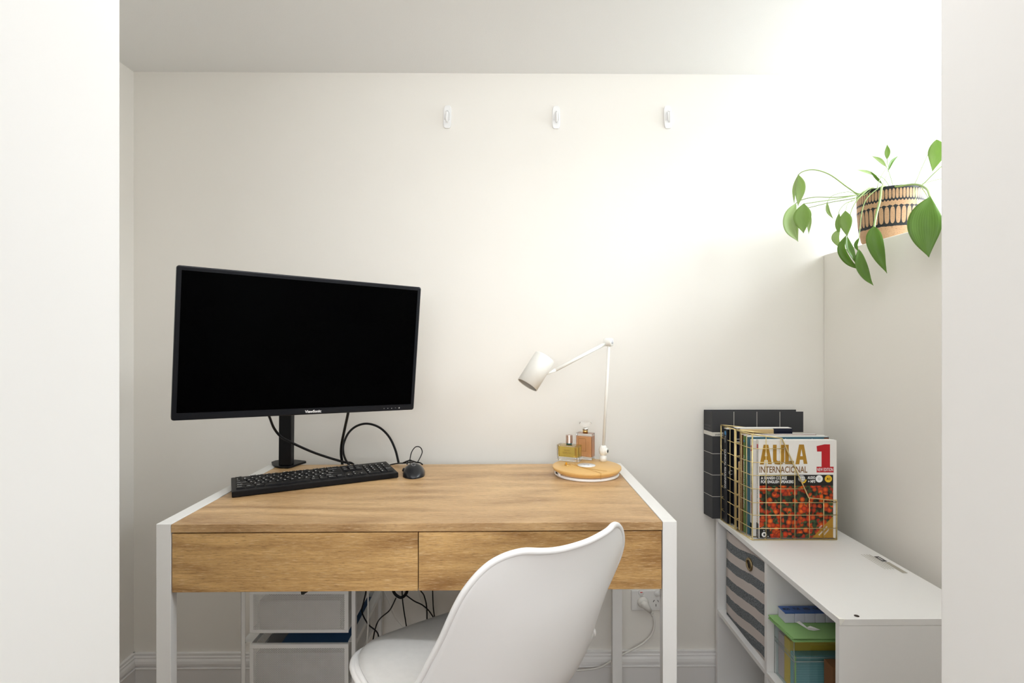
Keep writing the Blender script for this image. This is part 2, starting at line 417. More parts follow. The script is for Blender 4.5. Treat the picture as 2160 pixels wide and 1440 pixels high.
M_folder = mat('blue_folder', (0.03, 0.09, 0.20), 0.5); M_greyfolder = mat('grey_folder', (0.16, 0.16, 0.17), 0.6)

# ------------------------------------------------------------------ the room
YW = 1.962; XR = 1.153; XL = -1.3467; ZC = 2.2216; ZL = 1.566; YD0 = 0.475; YD1 = 0.60; XWIN = 1.68
struct(MB().box(XL - 0.1, XWIN + 0.1, YW, YW + 0.1, -0.0, ZC).build('wall_back', M_wall))
struct(MB().box(XL - 0.1, XL, YD1, YW, 0, ZC).build('wall_left', M_wall))
struct(MB().box(XR, XWIN + 0.1, YD1, YW, 0, ZL).build('wall_right', M_wall, bevel=0.004))
# outer wall round the high window
WY0, WY1, WZ0, WZ1 = 0.80, 1.86, 1.60, 2.19
mb = MB()
mb.box(XWIN, XWIN + 0.1, YD1, WY0, ZL, ZC); mb.box(XWIN, XWIN + 0.1, WY1, YW, ZL, ZC)
mb.box(XWIN, XWIN + 0.1, WY0, WY1, ZL, WZ0); mb.box(XWIN, XWIN + 0.1, WY0, WY1, WZ1, ZC)
struct(mb.build('wall_window_side', M_wall))
wf = MB()
for a, b, c, d in ((WY0, WY0 + 0.04, WZ0, WZ1), (WY1 - 0.04, WY1, WZ0, WZ1), (WY0, WY1, WZ0, WZ0 + 0.04), (WY0, WY1, WZ1 - 0.04, WZ1), (1.31, 1.35, WZ0, WZ1)):
    wf.box(XWIN + 0.02, XWIN + 0.07, a, b, c, d)
wfo = struct(wf.build('window_1', M_white_metal, bevel=0.003))
MB().box(XWIN + 0.043, XWIN + 0.047, WY0 + 0.03, WY1 - 0.03, WZ0 + 0.03, WZ1 - 0.03).build('pane', M_pane, wfo)
struct(MB().box(-1.6, XWIN + 0.1, -2.3, YW + 0.1, ZC, ZC + 0.1).build('ceiling', M_ceil))
struct(MB().box(-1.6, XWIN + 0.1, -2.3, YW + 0.1, -0.1, 0).build('floor', M_floor))
# doorway wall the camera looks through
xl = at(255, 700, YD1).x; xr = at(1983, 700, YD1).x
struct(MB().box(-1.6, xl, YD0 - 0.2, YD1, 0, ZC).build('wall_doorway_left', M_wall2, bevel=0.003))
struct(MB().box(xr, XWIN + 0.1, YD0 - 0.2, YD1, 0, ZC).build('wall_doorway_right', M_wall2, bevel=0.003))
struct(MB().box(xl, xr, YD0 - 0.2, YD1, 2.04, ZC).build('wall_doorway_lintel', M_wall2))
struct(MB().box(-1.6, -1.5, -2.3, YD0 - 0.2, 0, ZC).build('wall_hall_left', M_wall2))
struct(MB().box(1.5, 1.6, -2.3, YD0 - 0.2, 0, ZC).build('wall_hall_right', M_wall2))
struct(MB().box(-1.6, 1.6, -2.4, -2.3, 0, ZC).build('wall_hall_back', M_wall2))

def skirting(name, prof, p0, p1, nrm):
    """profile (offset from wall, z) swept from p0 to p1"""
    p0 = Vector(p0); p1 = Vector(p1); nrm = Vector(nrm); m_ = MB(); n = len(prof)
    vs_ = [p0 + nrm * a + Vector((0, 0, z)) for a, z in prof] + [p1 + nrm * a + Vector((0, 0, z)) for a, z in prof]
    m_.add(vs_, [(i, i + 1, n + i + 1, n + i) for i in range(n - 1)])
    return struct(m_.build(name, M_trim))
ZB = at(1400, 1369, YW).z
def zb(y): return at(1400, y, YW - 0.01).z
prof = [(0, ZB), (0.006, ZB), (0.010, zb(1373)), (0.010, zb(1378)), (0.013, zb(1380)), (0.013, zb(1383)), (0.017, zb(1387)), (0.019, zb(1392)),
        (0.019, zb(1396)), (0.0145, zb(1397)), (0.0145, zb(1399)), (0.020, zb(1400)), (0.021, zb(1402)), (0.018, zb(1404)), (0.018, 0.0), (0, 0)]
skirting('baseboard_back', prof, (XL, YW, 0), (XR, YW, 0), (0, -1, 0))
skirting('baseboard_left', prof, (XL, YD1, 0), (XL, YW, 0), (1, 0, 0))
skirting('baseboard_right', prof, (XR, YD1, 0), (XR, YW, 0), (-1, 0, 0))

# ------------------------------------------------------------------ wall hooks
def hook(px, py, lab, tilt):
    c = at(px, py, YW); R = Matrix.Translation(c) @ Matrix.Rotation(tilt, 4, 'Y')
    t = thing('wall_hook', lab, 'hook', c, 'white adhesive hooks high on the back wall')
    w_, h_ = 0.0145, 0.0415
    m_ = MB(R); pl = []
    for k in range(24):
        a = 2 * PI * k / 24; ca, sa = math.cos(a), math.sin(a)
        ww = w_ * (1.0 - 0.12 * (sa > 0) * abs(sa))
        pl.append((math.copysign(abs(ca) ** 0.55, ca) * ww, 0, math.copysign(abs(sa) ** 0.35, sa) * h_))
    m_.prism(pl, (0, 0, 0), (0, -0.007, 0)); m_.build('back_plate', M_white_pl, t, bevel=0.002)
    pts = [(0, -0.006, 0.018), (0, -0.010, 0.004), (0, -0.012, -0.012), (0, -0.018, -0.021), (0, -0.026, -0.019), (0, -0.029, -0.008), (0, -0.030, 0.010)]
    m_ = MB(R); m_.tube(crom(pts, 20), [0.0038] * 20, 10); m_.build('prong', M_white_pl, t)
    m_ = MB(R); m_.tube(crom([(-0.0085, -0.0075, -0.012), (-0.009, -0.0085, 0.008), (0, -0.009, 0.022), (0.009, -0.0085, 0.008), (0.0085, -0.0075, -0.012)], 18), 0.0012, 6)
    m_.build('rib', M_white_pl, t)
hook(944, 247.5, 'white adhesive wall hook, leftmost of the three below the ceiling', math.radians(2))
hook(1173, 248.5, 'white adhesive wall hook, middle one of the three below the ceiling', 0)
hook(1408, 248, 'white adhesive wall hook, nearest the window of the three below the ceiling', math.radians(-3))

# ------------------------------------------------------------------ desk
ZD = H - 0.4157
FLc = onz(340, 1099.5, ZD); FRc = onz(1433, 1105, ZD)
wdx = (FRc - FLc); wd_len = wdx.length
ang = math.radians(0.4)
DM = Matrix.Translation((FLc.x, (FLc.y + FRc.y) / 2 - wd_len / 2 * math.sin(ang), 0)) @ Matrix.Rotation(ang, 4, 'Z')
DW = wd_len; DD = 0.60; T = 0.033
desk = thing('desk', 'oak topped writing desk with white metal frame and two drawers against the back wall', 'desk', DM.to_translation())
def dbox(name, x0, x1, y0, y1, z0, z1, m_, bev=0.0015, par=None, lab=None):
    o = MB(DM).box(x0, x1, y0, y1, z0, z1).build(name, m_, par or desk, bevel=bev)
    if lab: part_label(o, lab)
    return o
g = 0.0008
dbox('worktop', T + g, DW - T - g, 0, DD - 0.002, ZD - 0.020, ZD - 0.0012, M_oak, 0.0008, lab='oak veneer desktop')
for x0 in (0, DW - T):
    dbox('top_rail', x0, x0 + T, 0.0245, DD - 0.0245, ZD - 0.033, ZD, M_white_metal, 0.0012)
    dbox('leg', x0, x0 + T, 0, 0.024, 0, ZD, M_white_metal, 0.0012)
    dbox('leg', x0, x0 + T, DD - 0.024, DD, 0, ZD, M_white_metal, 0.0012)
ztop = ZD - 0.0225; zbot = H - 0.5739 + 0.0015
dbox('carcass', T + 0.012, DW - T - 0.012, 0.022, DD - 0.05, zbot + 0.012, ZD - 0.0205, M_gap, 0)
xm = (at(885, 1180, 1.262).x - FLc.x)
for x0, x1, mm in ((T + 0.0022, xm - 0.001, M_oak_a), (xm + 0.001, DW - T - 0.0022, M_oak_b)):
    dr = dbox('drawer', x0, x1, 0.0015, 0.020, zbot, ztop, mm, 0.0008)
# wooden back panel rail
dbox('modesty_rail', T, DW - T, DD - 0.03, DD - 0.015, ZD - 0.16, ZD - 0.0205, M_white_metal, 0.001)

# ------------------------------------------------------------------ monitor
MC = Vector((-0.5194, 1.4314, 1.2016 + 0.035)); ME = Euler((0.0856, 0.0279, 0.5878), 'XYZ')
MM = Matrix.Translation(MC) @ ME.to_matrix().to_4x4()
bpn = onz(608, 979, ZD + 0.004)
mon = thing('monitor', 'wide black computer monitor switched off, on a pole stand at the left of the desk', 'monitor', (bpn.x, bpn.y, ZD))
W2, H2 = 0.306, 0.182
m_ = MB(MM); SX, ST, SB = W2 - 0.0105, H2 - 0.0105, -H2 + 0.0175
def rr(w, h, r, n=5):
    out = []
    for cx, cy, a0 in ((w - r, h - r, 0), (-w + r, h - r, 90), (-w + r, -h + r, 180), (w - r, -h + r, 270)):
        for k in range(n + 1):
            a = math.radians(a0 + 90 * k / n); out.append((cx + r * math.cos(a), cy + r * math.sin(a)))
    return out
# bezel ring as a loft: outer rounded edge to inner screen edge
ring = []
for w_, h_, y_ in ((W2, H2, 0.022), (W2, H2, 0.003), (W2 - 0.001, H2 - 0.001, 0.0007), (W2 - 0.003, H2 - 0.003, 0.0)):
    ring.append([(a, y_, b) for a, b in rr(w_, h_, 0.006)])
n_ = len(ring[0])
inner = [(max(-SX, min(SX, a)), 0.0, max(SB, min(ST, b))) for a, y_, b in ring[-1]]
inner2 = [(a, 0.002, b) for a, y_, b in inner]
ring += [inner, inner2]
vs_ = [p for r_ in ring for p in r_]
fs_ = [(i * n_ + k, i * n_ + (k + 1) % n_, (i + 1) * n_ + (k + 1) % n_, (i + 1) * n_ + k) for i in range(len(ring) - 1) for k in range(n_)]
m_.add(vs_, fs_); m_.build('bezel', M_bezel, mon)
scr = MB(MM).box(-SX, SX, 0.0018, 0.004, SB, ST).build('screen', M_screen, mon)
m_ = MB(MM); m_.prism([(a, 0, b) for a, b in rr(W2 - 0.001, H2 - 0.001, 0.006)], (0, 0.018, 0), (0, 0.028, 0))
m_.box(-0.20, 0.20, 0.028, 0.050, -0.12, 0.13); m_.build('back_shell', M_black, mon, bevel=0.004)
lx = 0.0155
m_ = MB(MM).text('ViewSonic', (lx - 0.021, -0.0006, -H2 + 0.0052), (1, 0, 0), (0, 0, 1), 0.042, 0.0072, 0, 0.03)
part_label(m_.build('maker_name', M_print_white, mon), 'white maker name on the bottom bezel')
for k in range(5):
    x_ = 0.213 + 0.0115 * k
    m_ = MB(MM)
    if k == 4: m_.tube([(x_ + 0.0014 * math.cos(a), -0.0005, -H2 + 0.008 + 0.0014 * math.sin(a)) for a in [2 * PI * q / 12 for q in range(12)]], 0.0004, 5, True)
    else: m_.text('<v^*'[k], (x_ - 0.001, -0.0005, -H2 + 0.007), (1, 0, 0), (0, 0, 1), 0.0018, 0.0020, 0, 0.05)
    m_.build('button_mark', M_print_white, mon)
# stand: clamp plate, pole, arm to the panel
m_ = MB(); zz = ZD
plt = [onz(px, py, zz) for px, py in ((572.5, 977.0), (574, 981.5), (580, 985.5), (592, 987.4), (607, 987.6), (616, 986), (630, 981.2), (646, 976.5), (645, 974.8), (628, 972.8), (612, 971.6), (592, 972.5), (580, 974.2))]
plt = [Vector((p.x, min(p.y, 1.90), 0)) for p in plt]
m_.prism(plt, (0, 0, ZD), (0, 0, ZD + 0.006)); m_.build('base_plate', M_black, mon, bevel=0.0015)
pb = onz(604, 980, ZD + 0.006); ptop = Vector((pb.x + 0.012, pb.y - 0.02, 1.30))
m_ = MB(); pw = 0.0205; pd = 0.016
m_.hexa([(pb.x - pw, pb.y - pd, ZD + 0.005), (pb.x + pw, pb.y - pd, ZD + 0.005), (pb.x + pw, pb.y + pd, ZD + 0.005), (pb.x - pw, pb.y + pd, ZD + 0.005),
         (ptop.x - pw, ptop.y - pd, ptop.z), (ptop.x + pw, ptop.y - pd, ptop.z), (ptop.x + pw, ptop.y + pd, ptop.z), (ptop.x - pw, ptop.y + pd, ptop.z)])
m_.build('pole', M_black, mon, bevel=0.004)
pm = MM @ Vector((0, 0.05, 0.0))
m_ = MB(); m_.tube([Vector((ptop.x, ptop.y, 1.25)), Vector((ptop.x * 0.5 + pm.x * 0.5 + 0.05, (ptop.y + pm.y) / 2 + 0.03, 1.24)), pm], 0.018, 12); m_.build('arm', M_black, mon)

def cable(name, lab, path, r, m_=None, n=60, cat='cable', group=None, seg=8):
    o = MB().tube(crom(path, n), r, seg).build(name, m_ or M_rubber)
    # origin at the lowest end
    return tag(o, lab, cat, group)
c5 = 4.5
def k2(x, y, d): return at(460 + x / c5, 840 + y / c5, d)
cable('power_cable', 'black cable hanging from under the monitor and crossing its pole to the right',
      [k2(440, 90, 1.60), k2(485, 170, 1.66), k2(530, 280, 1.71), k2(600, 365, 1.735), k2(720, 430, 1.745), k2(900, 510, 1.79), k2(1060, 565, 1.835), k2(1200, 605, 1.85), k2(1262, 612, 1.858), k2(1300, 640, 1.88)], 0.0040)
cable('power_cable', 'black cable dropping straight from the monitor to the desk behind the keyboard',
      [k2(1243, 60, 1.70), k2(1232, 150, 1.74), k2(1195, 320, 1.82), k2(1172, 440, 1.85), k2(1168, 530, 1.865), k2(1178, 615, 1.875), k2(1180, 760, 1.895)], 0.0046)
cable('loop_cable', 'black cable arching in a large loop against the wall between keyboard and mouse',
      [k2(1250, 640, 1.83), k2(1215, 590, 1.86), k2(1190, 520, 1.885), k2(1192, 430, 1.90), k2(1240, 325, 1.91), k2(1320, 260, 1.915), k2(1420, 240, 1.915), k2(1530, 275, 1.91), k2(1620, 360, 1.90), k2(1680, 480, 1.885), k2(1713, 607, 1.855)], 0.0040)

# ------------------------------------------------------------------ keyboard
KM = Matrix.Translation((-0.5651, 1.6124, ZD + 0.0002)) @ Matrix.Rotation(0.4834, 4, 'Z')
kb = thing('keyboard', 'full size black keyboard with white letters lying angled below the monitor', 'keyboard', KM.to_translation())
KX, KY = 0.226, 0.070
def kz(y): return 0.0155 + 0.007 * (y + KY) / (2 * KY)
m_ = MB(KM)
m_.hexa([(-KX, -KY, 0), (KX, -KY, 0), (KX, KY, 0), (-KX, KY, 0), (-KX, -KY, kz(-KY)), (KX, -KY, kz(-KY)), (KX, KY, kz(KY)), (-KX, KY, kz(KY))])
m_.build('case', M_black, kb, bevel=0.002)
U = 0.01925; x00 = -0.2165
rowsy = [0.0575, 0.0330, 0.0140, -0.0050, -0.0240, -0.0430]
L = []
def addrow(r, x, items):
    for it in items:
        if isinstance(it, (int, float)): x += it; continue
        s_, wdt = it if isinstance(it, tuple) else (it, 1.0)
        L.append((r, x, wdt, s_)); x += wdt
addrow(0, 0, ['Esc', 1, 'F1', 'F2', 'F3', 'F4', .5, 'F5', 'F6', 'F7', 'F8', .5, 'F9', 'F10', 'F11', 'F12', .25, 'PrtSc', 'ScrLk', 'Pause'])
addrow(1, 0, list('`1234567890-=') + [('Backspace', 2), .25, 'Ins', 'Home', 'PgUp', .25, 'Num', '/', '*', '-'])
addrow(2, 0, [('Tab', 1.5)] + list('QWERTYUIOP[]') + [('\\', 1.5), .25, 'Del', 'End', 'PgDn', .25, '7', '8', '9', ('+T', 1)])
addrow(3, 0, [('Caps Lock', 1.75)] + list("ASDFGHJKL;'") + [('Enter', 2.25), 3.5, '4', '5', '6'])
addrow(4, 0, [('Shift', 2.25)] + list('ZXCVBNM,./') + [('Shift', 2.75), 1.25, '^', 1.25, '1', '2', '3', ('EnterT', 1)])
addrow(5, 0, [('Ctrl', 1.25), ('Win', 1.25), ('Alt', 1.25), (' ', 6.25), ('Alt', 1.25), ('Fn', 1.25), ('Menu', 1.25), ('Ctrl', 1.25), .25, '<', 'v', '>', .25, ('0', 2), '.'])
for r, x, wdt, s_ in L:
    tall = s_.endswith('T') and len(s_) > 1
    if tall: s_ = s_[:-1]
    x0 = x00 + x * U + 0.0009; x1 = x00 + (x + wdt) * U - 0.0009; yc = rowsy[r] if r else rowsy[0] - 0.003
    y0, y1 = yc - 0.0085, yc + 0.0085
    if tall: y0 -= 0.019
    b0, b1 = kz(y0) - 0.001, kz(y1) - 0.001; hh = 0.0040; i_ = 0.0010
    m_ = MB(KM)
    m_.hexa([(x0, y0, b0), (x1, y0, b0), (x1, y1, b1), (x0, y1, b1), (x0 + i_, y0 + i_, b0 + hh), (x1 - i_, y0 + i_, b0 + hh), (x1 - i_, y1 - i_, b1 + hh), (x0 + i_, y1 - i_, b1 + hh)])
    if s_ != ' ':
        ww = min(0.0042 * len(s_) if len(s_) == 1 else 0.0027 * len(s_), x1 - x0 - 0.004); th_ = 0.0060 if len(s_) == 1 else 0.0042
        ty = y1 - i_ - th_ - 0.003; zt = b0 + hh + (b1 - b0) * (ty - y0) / (y1 - y0) + 0.0009
        m_.text(s_, (x0 + 0.0030, ty, zt), (1, 0, 0), (0, 1, 0.05), ww, th_, 1, 0.02)
    m_.build('key', [M_black_soft, M_print_white], kb)

# ------------------------------------------------------------------ mouse
mc = onz(873, 1001, ZD - 0.0012); MZ = ZD - 0.0012
mouse = thing('computer_mouse', 'black computer mouse with grey round logo beside the keyboard', 'mouse', (mc.x, mc.y, MZ))
RM = Matrix.Translation((mc.x, mc.y, MZ)) @ Matrix.Rotation(math.radians(8), 4, 'Z')
def mouse_z(a, b):   # a across -1..1, b along -1 (near) .. 1 (far)
    return 0.034 * max(0, (1 - abs(a) ** 2.3)) ** 0.62 * max(0, (1 - (abs(b + 0.14) / (1.14 if b > -0.14 else 0.86)) ** (1.9 if b > -0.14 else 1.8))) ** 0.95
m_ = MB(RM); NA, NB = 22, 26; vs_ = []
for j in range(NB + 1):
    b = -1 + 2 * j / NB; bb = math.sin(b * PI / 2)
    for i in range(NA + 1):
        a = -1 + 2 * i / NA; aa = math.sin(a * PI / 2)
        wid = 0.0355 * (1 - 0.28 * abs(bb) ** 3 - 0.06 * math.cos(bb * PI)) * (1.04 if aa < 0 and bb > 0.2 else 1)
        shrink = math.sqrt(max(0, 1 - abs(bb) ** (5 if bb > 0 else 2.5)))
        zt = 0.003 + mouse_z(aa, bb)
        vs_.append((aa * wid * shrink, bb * 0.056, zt))
fs_ = [(j * (NA + 1) + i, j * (NA + 1) + i + 1, (j + 1) * (NA + 1) + i + 1, (j + 1) * (NA + 1) + i) for j in range(NB) for i in range(NA)]
m_.add(vs_, fs_, 0, True)
edge = [j * (NA + 1) for j in range(NB + 1)] + [NB * (NA + 1) + i for i in range(1, NA + 1)] + [j * (NA + 1) + NA for j in range(NB - 1, -1, -1)] + [i for i in range(NA - 1, 0, -1)]
low = [(vs_[k][0], vs_[k][1], 0.0) for k in edge]; ne = len(edge)
m_.add([vs_[k] for k in edge] + low, [(k, (k + 1) % ne, ne + (k + 1) % ne, ne + k) for k in range(ne)] + [tuple(range(ne, 2 * ne))])
m_.build('body', mat('mouse_gloss_black', (0.009, 0.010, 0.013), 0.28), mouse)
m_ = MB(RM)
cyl = []
for k in range(22):
    a = math.radians(40 + 290 * k / 21); x_, y_ = 0.0065 * math.cos(a), -0.014 + 0.0095 * math.sin(a)
    cyl.append((x_, y_, 0.0036 + mouse_z(x_ / 0.034, y_ / 0.056)))
cyl.append((0.001, -0.014, cyl[-1][2] + 0.0002))
m_.tube(cyl, 0.0008, 5); part_label(m_.build('logo', M_print_grey, mouse), 'grey letter G logo')
m_ = MB(RM); m_.tube([(-0.0335, 0.010, 0.012), (-0.0325, 0.030, 0.013)], 0.0035, 8)
m_.build('side_button', M_black, mouse)
def k6(x, y, d): return at(660 + x / 8.64, 930 + y / 8.64, d)
m_ = MB()
m_.tube(crom([k6(1860, 420, 1.72), k6(1800, 385, 1.76), k6(1700, 400, 1.80), k6(1560, 405, 1.82), k6(1440, 425, 1.83), k6(1300, 470, 1.80)], 40), 0.0020, 8)
m_.tube(crom([k6(1775, 420, 1.79), k6(1770, 330, 1.82), k6(1800, 200, 1.85), k6(1860, 115, 1.86), k6(1920, 100, 1.86), k6(1970, 130, 1.86), k6(1992, 200, 1.85), k6(1960, 290, 1.83), k6(1905, 390, 1.79)], 50), 0.0017, 8)
m_.tube(crom([k6(1640, 400, 1.80), k6(1760, 355, 1.795), k6(1880, 385, 1.785), k6(1950, 395, 1.78), k6(1995, 425, 1.76)], 30), 0.0024, 8)
m_.tube(crom([k6(1715, 425, 1.77), k6(1735, 365, 1.78), k6(1775, 345, 1.785), k6(1810, 375, 1.78), k6(1800, 415, 1.765)], 24), 0.0020, 8)
m_.build('cord', M_rubber, mouse)

# ------------------------------------------------------------------ desk lamp
ZT = ZD - 0.0012
bc = onz(1237.5, 982, ZT + 0.027)
lamp = thing('desk_lamp', 'white jointed desk lamp with a round bamboo base at the right of the desk', 'lamp', (bc.x, bc.y, ZT))
RB = 0.107
m_ = MB(); m_.lathe([(RB - 0.012, 0.0), (RB - 0.007, 0.002), (RB - 0.007, 0.007), (RB - 0.013, 0.009)], (bc.x, bc.y, ZT), seg=64); m_.build('base_ring', M_white_pl, lamp)
m_ = MB(); m_.lathe([(RB - 0.016, 0.009), (RB - 0.006, 0.013), (RB, 0.021), (RB, 0.0262), (RB - 0.0012, 0.027)], (bc.x, bc.y, ZT), seg=72)
part_label(m_.build('base_disc', M_bamboo, lamp), 'bamboo base disc')
pc = onz(1237, 980.5, ZT + 0.0275)
m_ = MB(); m_.lathe([(0.0285, 0), (0.0285, 0.0006)], (pc.x, pc.y, ZT + 0.0271), seg=40)
pad_ = part_label(m_.build('charging_pad', M_white_pl, lamp), 'round white charging spot')
m_ = MB()
for a, b in (((-0.008, -0.005), (0.008, 0.005)), ((-0.008, 0.005), (0.008, -0.005)), ((-0.010, 0), (-0.004, 0)), ((0.004, 0), (0.010, 0))):
    m_.tube([(pc.x + a[0], pc.y + a[1], ZT + 0.0280), (pc.x + b[0], pc.y + b[1], ZT + 0.0280)], 0.0005, 5)
m_.build('charging_mark', M_light_cap, pad_)
# usb block on the front left of the base
for px_, w_, nm in ((1193, 0.010, 'usb_port'), (1181, 0.008, 'usb_port')):
    p = onz(px_, 998, ZT + 0.010); a = math.atan2(p.y - bc.y, p.x - bc.x)
    R_ = Matrix.Translation((bc.x, bc.y, ZT)) @ Matrix.Rotation(a, 4, 'Z')
    MB(R_).box(RB - 0.010, RB - 0.0035, -0.013, 0.013, 0.006, 0.0195).build('port_housing', M_white_pl, lamp, bevel=0.001)
    MB(R_).box(RB - 0.006, RB - 0.0030, -w_ * 0.6, w_ * 0.6, 0.0105, 0.0160).build(nm, M_hole, lamp)
# stem
sb = onz(1272.5, 968, ZT + 0.027); sb = onz(1272.5, 972, ZT + 0.027)
dS = sb.y
m_ = MB(); m_.lathe([(0.0115, 0), (0.0115, 0.0155), (0.0105, 0.016), (0.0085, 0.017), (0.0080, 0.026)], (sb.x, sb.y, ZT + 0.0265), seg=28); m_.build('stem_socket', M_lamp, lamp)
kn = at(1272.5, 950, dS)
m_ = MB(); m_.lathe([(0.0, -0.0155), (0.008, -0.0148), (0.0125, -0.010), (0.0145, -0.002), (0.0140, 0.006), (0.0110, 0.0125), (0.0072, 0.017)], kn, seg=28); knk = m_.build('ball_joint', M_lamp, lamp)
kd = Vector((0.78, -0.62, 0)).normalized()
m_ = MB(); m_.lathe([(0.0095, 0.004), (0.0095, 0.0155), (0.0085, 0.0162)], kn, kd, seg=24); m_.build('knob', M_lamp, lamp)
m_ = MB(); m_.lathe([(0.0050, 0.0160), (0.0050, 0.0166)], kn, kd, seg=24, sx=1, sy=1); part_label(m_.build('knob_cap', M_grey_cap, lamp), 'dark grey knob cap')
tj = at(1284.5, 722, dS - 0.01)
m_ = MB(); m_.tube([kn + Vector((0.001, 0, 0.012)), tj], 0.0049, 16); m_.build('post', M_lamp, lamp)
jd = Vector((0.80, -0.60, 0)).normalized()
m_ = MB(); m_.lathe([(0.0125, -0.015), (0.0130, -0.013), (0.0130, 0.010), (0.0120, 0.0115), (0.0, 0.0115)], tj + Vector((0, 0, 0.001)), jd, seg=28); m_.build('elbow_joint', M_lamp, lamp)
m_ = MB(); m_.lathe([(0.0060, 0.0116), (0.0060, 0.0121)], tj + Vector((0, 0, 0.001)), jd, seg=24); part_label(m_.build('elbow_cap', M_light_cap, lamp), 'light grey elbow cap')
# shade: axis from top centre to opening centre
A_ = at(1149.5, 753, dS - 0.075); B_ = at(1112.3, 812, dS - 0.100)
ax = (B_ - A_).normalized(); SL = (B_ - A_).length; SR = 0.0340
ae = at(1158, 787, dS - 0.078)
m_ = MB(); m_.tube([tj + jd * -0.004, ae + (tj - ae) * 0.10], 0.0058, 16); m_.tube([ae + (tj - ae) * 0.10, ae + (tj - ae) * 0.02, ae - (tj - ae) * 0.03], [0.0058, 0.0030, 0.0022], 12); m_.build('arm', M_lamp, lamp)
m_ = MB(); m_.lathe([(0.0, 0.0), (SR - 0.004, 0.0), (SR - 0.001, 0.0012), (SR, 0.004), (SR, SL), (SR - 0.0016, SL), (SR - 0.0016, SL - 0.020), (SR - 0.0016, 0.02), (0, 0.018)], A_, ax, seg=48)
shade = m_.build('shade', M_lamp, lamp)
m_ = MB(); m_.lathe([(SR - 0.0019, SL - 0.001), (SR - 0.0021, SL - 0.034)], A_, ax, seg=40); m_.f = m_.f[:-2]; m_.m = m_.m[:-2]; m_.sm = m_.sm[:-2]
part_label(m_.build('inner_reflector', M_lamp_in, shade), 'grey inside of the shade')
m_ = MB(); m_.lathe([(0.022, SL - 0.020), (0.018, SL - 0.012), (0.0, SL - 0.009)], A_, ax, seg=28); m_.build('bulb', M_white_pl, shade)

# necklace and ring on the base
zb_ = ZT + 0.0280
m_ = MB()
nk = [onz(1212, 978, zb_), onz(1225, 985, zb_), onz(1245, 990.5, zb_), onz(1267, 997.5, zb_)]
e_ = onz(1268.5, 999.3, zb_); v_ = Vector((e_.x - bc.x, e_.y - bc.y, 0)).normalized() * (RB + 0.0012)
nk += [Vector((bc.x + v_.x, bc.y + v_.y, zb_)), Vector((bc.x + v_.x * 1.005, bc.y + v_.y * 1.005, ZT + 0.020)), Vector((bc.x + v_.x * 1.0, bc.y + v_.y * 1.0, ZT + 0.010))]
m_.tube(crom(nk, 60), 0.0006, 6)
m_.tube(crom([onz(1200, 976, zb_), onz(1222, 984, zb_), onz(1250, 989, zb_), onz(1280, 993.5, zb_)], 40), 0.0006, 6)
tag(m_.build('necklace', M_gold), 'thin gold necklace chain draped over the bamboo lamp base', 'necklace')
rc = onz(1197, 980.3, ZT + 0.0282)
ring_ = thing('ring', 'gold ring with an orange stone lying in front of the yellow perfume', 'ring', (rc.x, rc.y, ZT + 0.0270))
m_ = MB(); m_.tube([(rc.x + 0.0088 * math.cos(a), rc.y + 0.0088 * math.sin(a), ZT + 0.0283) for a in [2 * PI * k / 28 for k in range(28)]], 0.0012, 8, True); m_.build('band', M_gold, ring_)
m_ = MB(); m_.lathe([(0.0, 0), (0.0030, 0.002), (0.0036, 0.005), (0.0022, 0.008), (0.0, 0.0095)], (rc.x - 0.004, rc.y - 0.002, ZT + 0.0285), seg=10)
part_label(m_.build('stone', mat('amber_stone', (0.9, 0.45, 0.03), 0.1, trans=0.4), ring_), 'orange stone')

# ------------------------------------------------------------------ perfume bottles
def rect_prism(m_, w_, d_, z0, z1, ch=0.15, mi=0):
    c = min(w_, d_) * ch
    pl = [(-w_ + c, -d_), (w_ - c, -d_), (w_, -d_ + c), (w_, d_ - c), (w_ - c, d_), (-w_ + c, d_), (-w_, d_ - c), (-w_, -d_ + c)]
    m_.prism([(a, b, 0) for a, b in pl], (0, 0, z0), (0, 0, z1), mi)
p1 = onz(1200.5, 970.5, ZT + 0.0275)
P1 = Matrix.Translation((p1.x, p1.y, ZT + 0.0273)) @ Matrix.Rotation(math.radians(-24), 4, 'Z')
bot = thing('perfume_bottle', 'squat perfume bottle of yellow liquid with a ridged rose metal cap', 'perfume', (p1.x, p1.y, ZT + 0.0273))
m_ = MB(P1); rect_prism(m_, 0.0385, 0.0175, 0, 0.052); m_.build('glass_body', M_glass, bot, bevel=0.004, seg=3)
m_ = MB(P1); rect_prism(m_, 0.0325, 0.0125, 0.0135, 0.047); m_.build('liquid', M_yellow_liq, bot, bevel=0.003)
m_ = MB(P1); m_.lathe([(0.0095, 0.0523), (0.0095, 0.0575)], seg=28); part_label(m_.build('collar', mat('teal_collar', (0.02, 0.10, 0.10), 0.4), bot), 'dark teal collar')
m_ = MB(P1); rp = []
for k in range(14): rp += [(0.0110, 0.0577 + k * 0.0019), (0.01085, 0.0577 + k * 0.0019 + 0.0009)]
m_.lathe(rp, seg=40, smooth=False); m_.build('cap', M_rose, bot)
m_ = MB(P1)
m_.text('MON', (-0.011, -0.0185, 0.033), (1, 0, 0), (0, 0, 1), 0.018, 0.0055); m_.text('GUERLAIN', (-0.016, -0.0185, 0.0255), (1, 0, 0), (0, 0, 1), 0.028, 0.0055)
m_.tube([(-0.012, -0.0184, 0.0185), (0.009, -0.0184, 0.0185)], 0.0003, 5)
m_.build('lettering', mat('bronze_lettering', (0.26, 0.17, 0.05), 0.4), bot)
p2 = onz(1234.5, 968.5, ZT + 0.0275); p2.y += 0.012
P2 = Matrix.Translation((p2.x + 0.002, p2.y, ZT + 0.0273)) @ Matrix.Rotation(math.radians(-28), 4, 'Z')
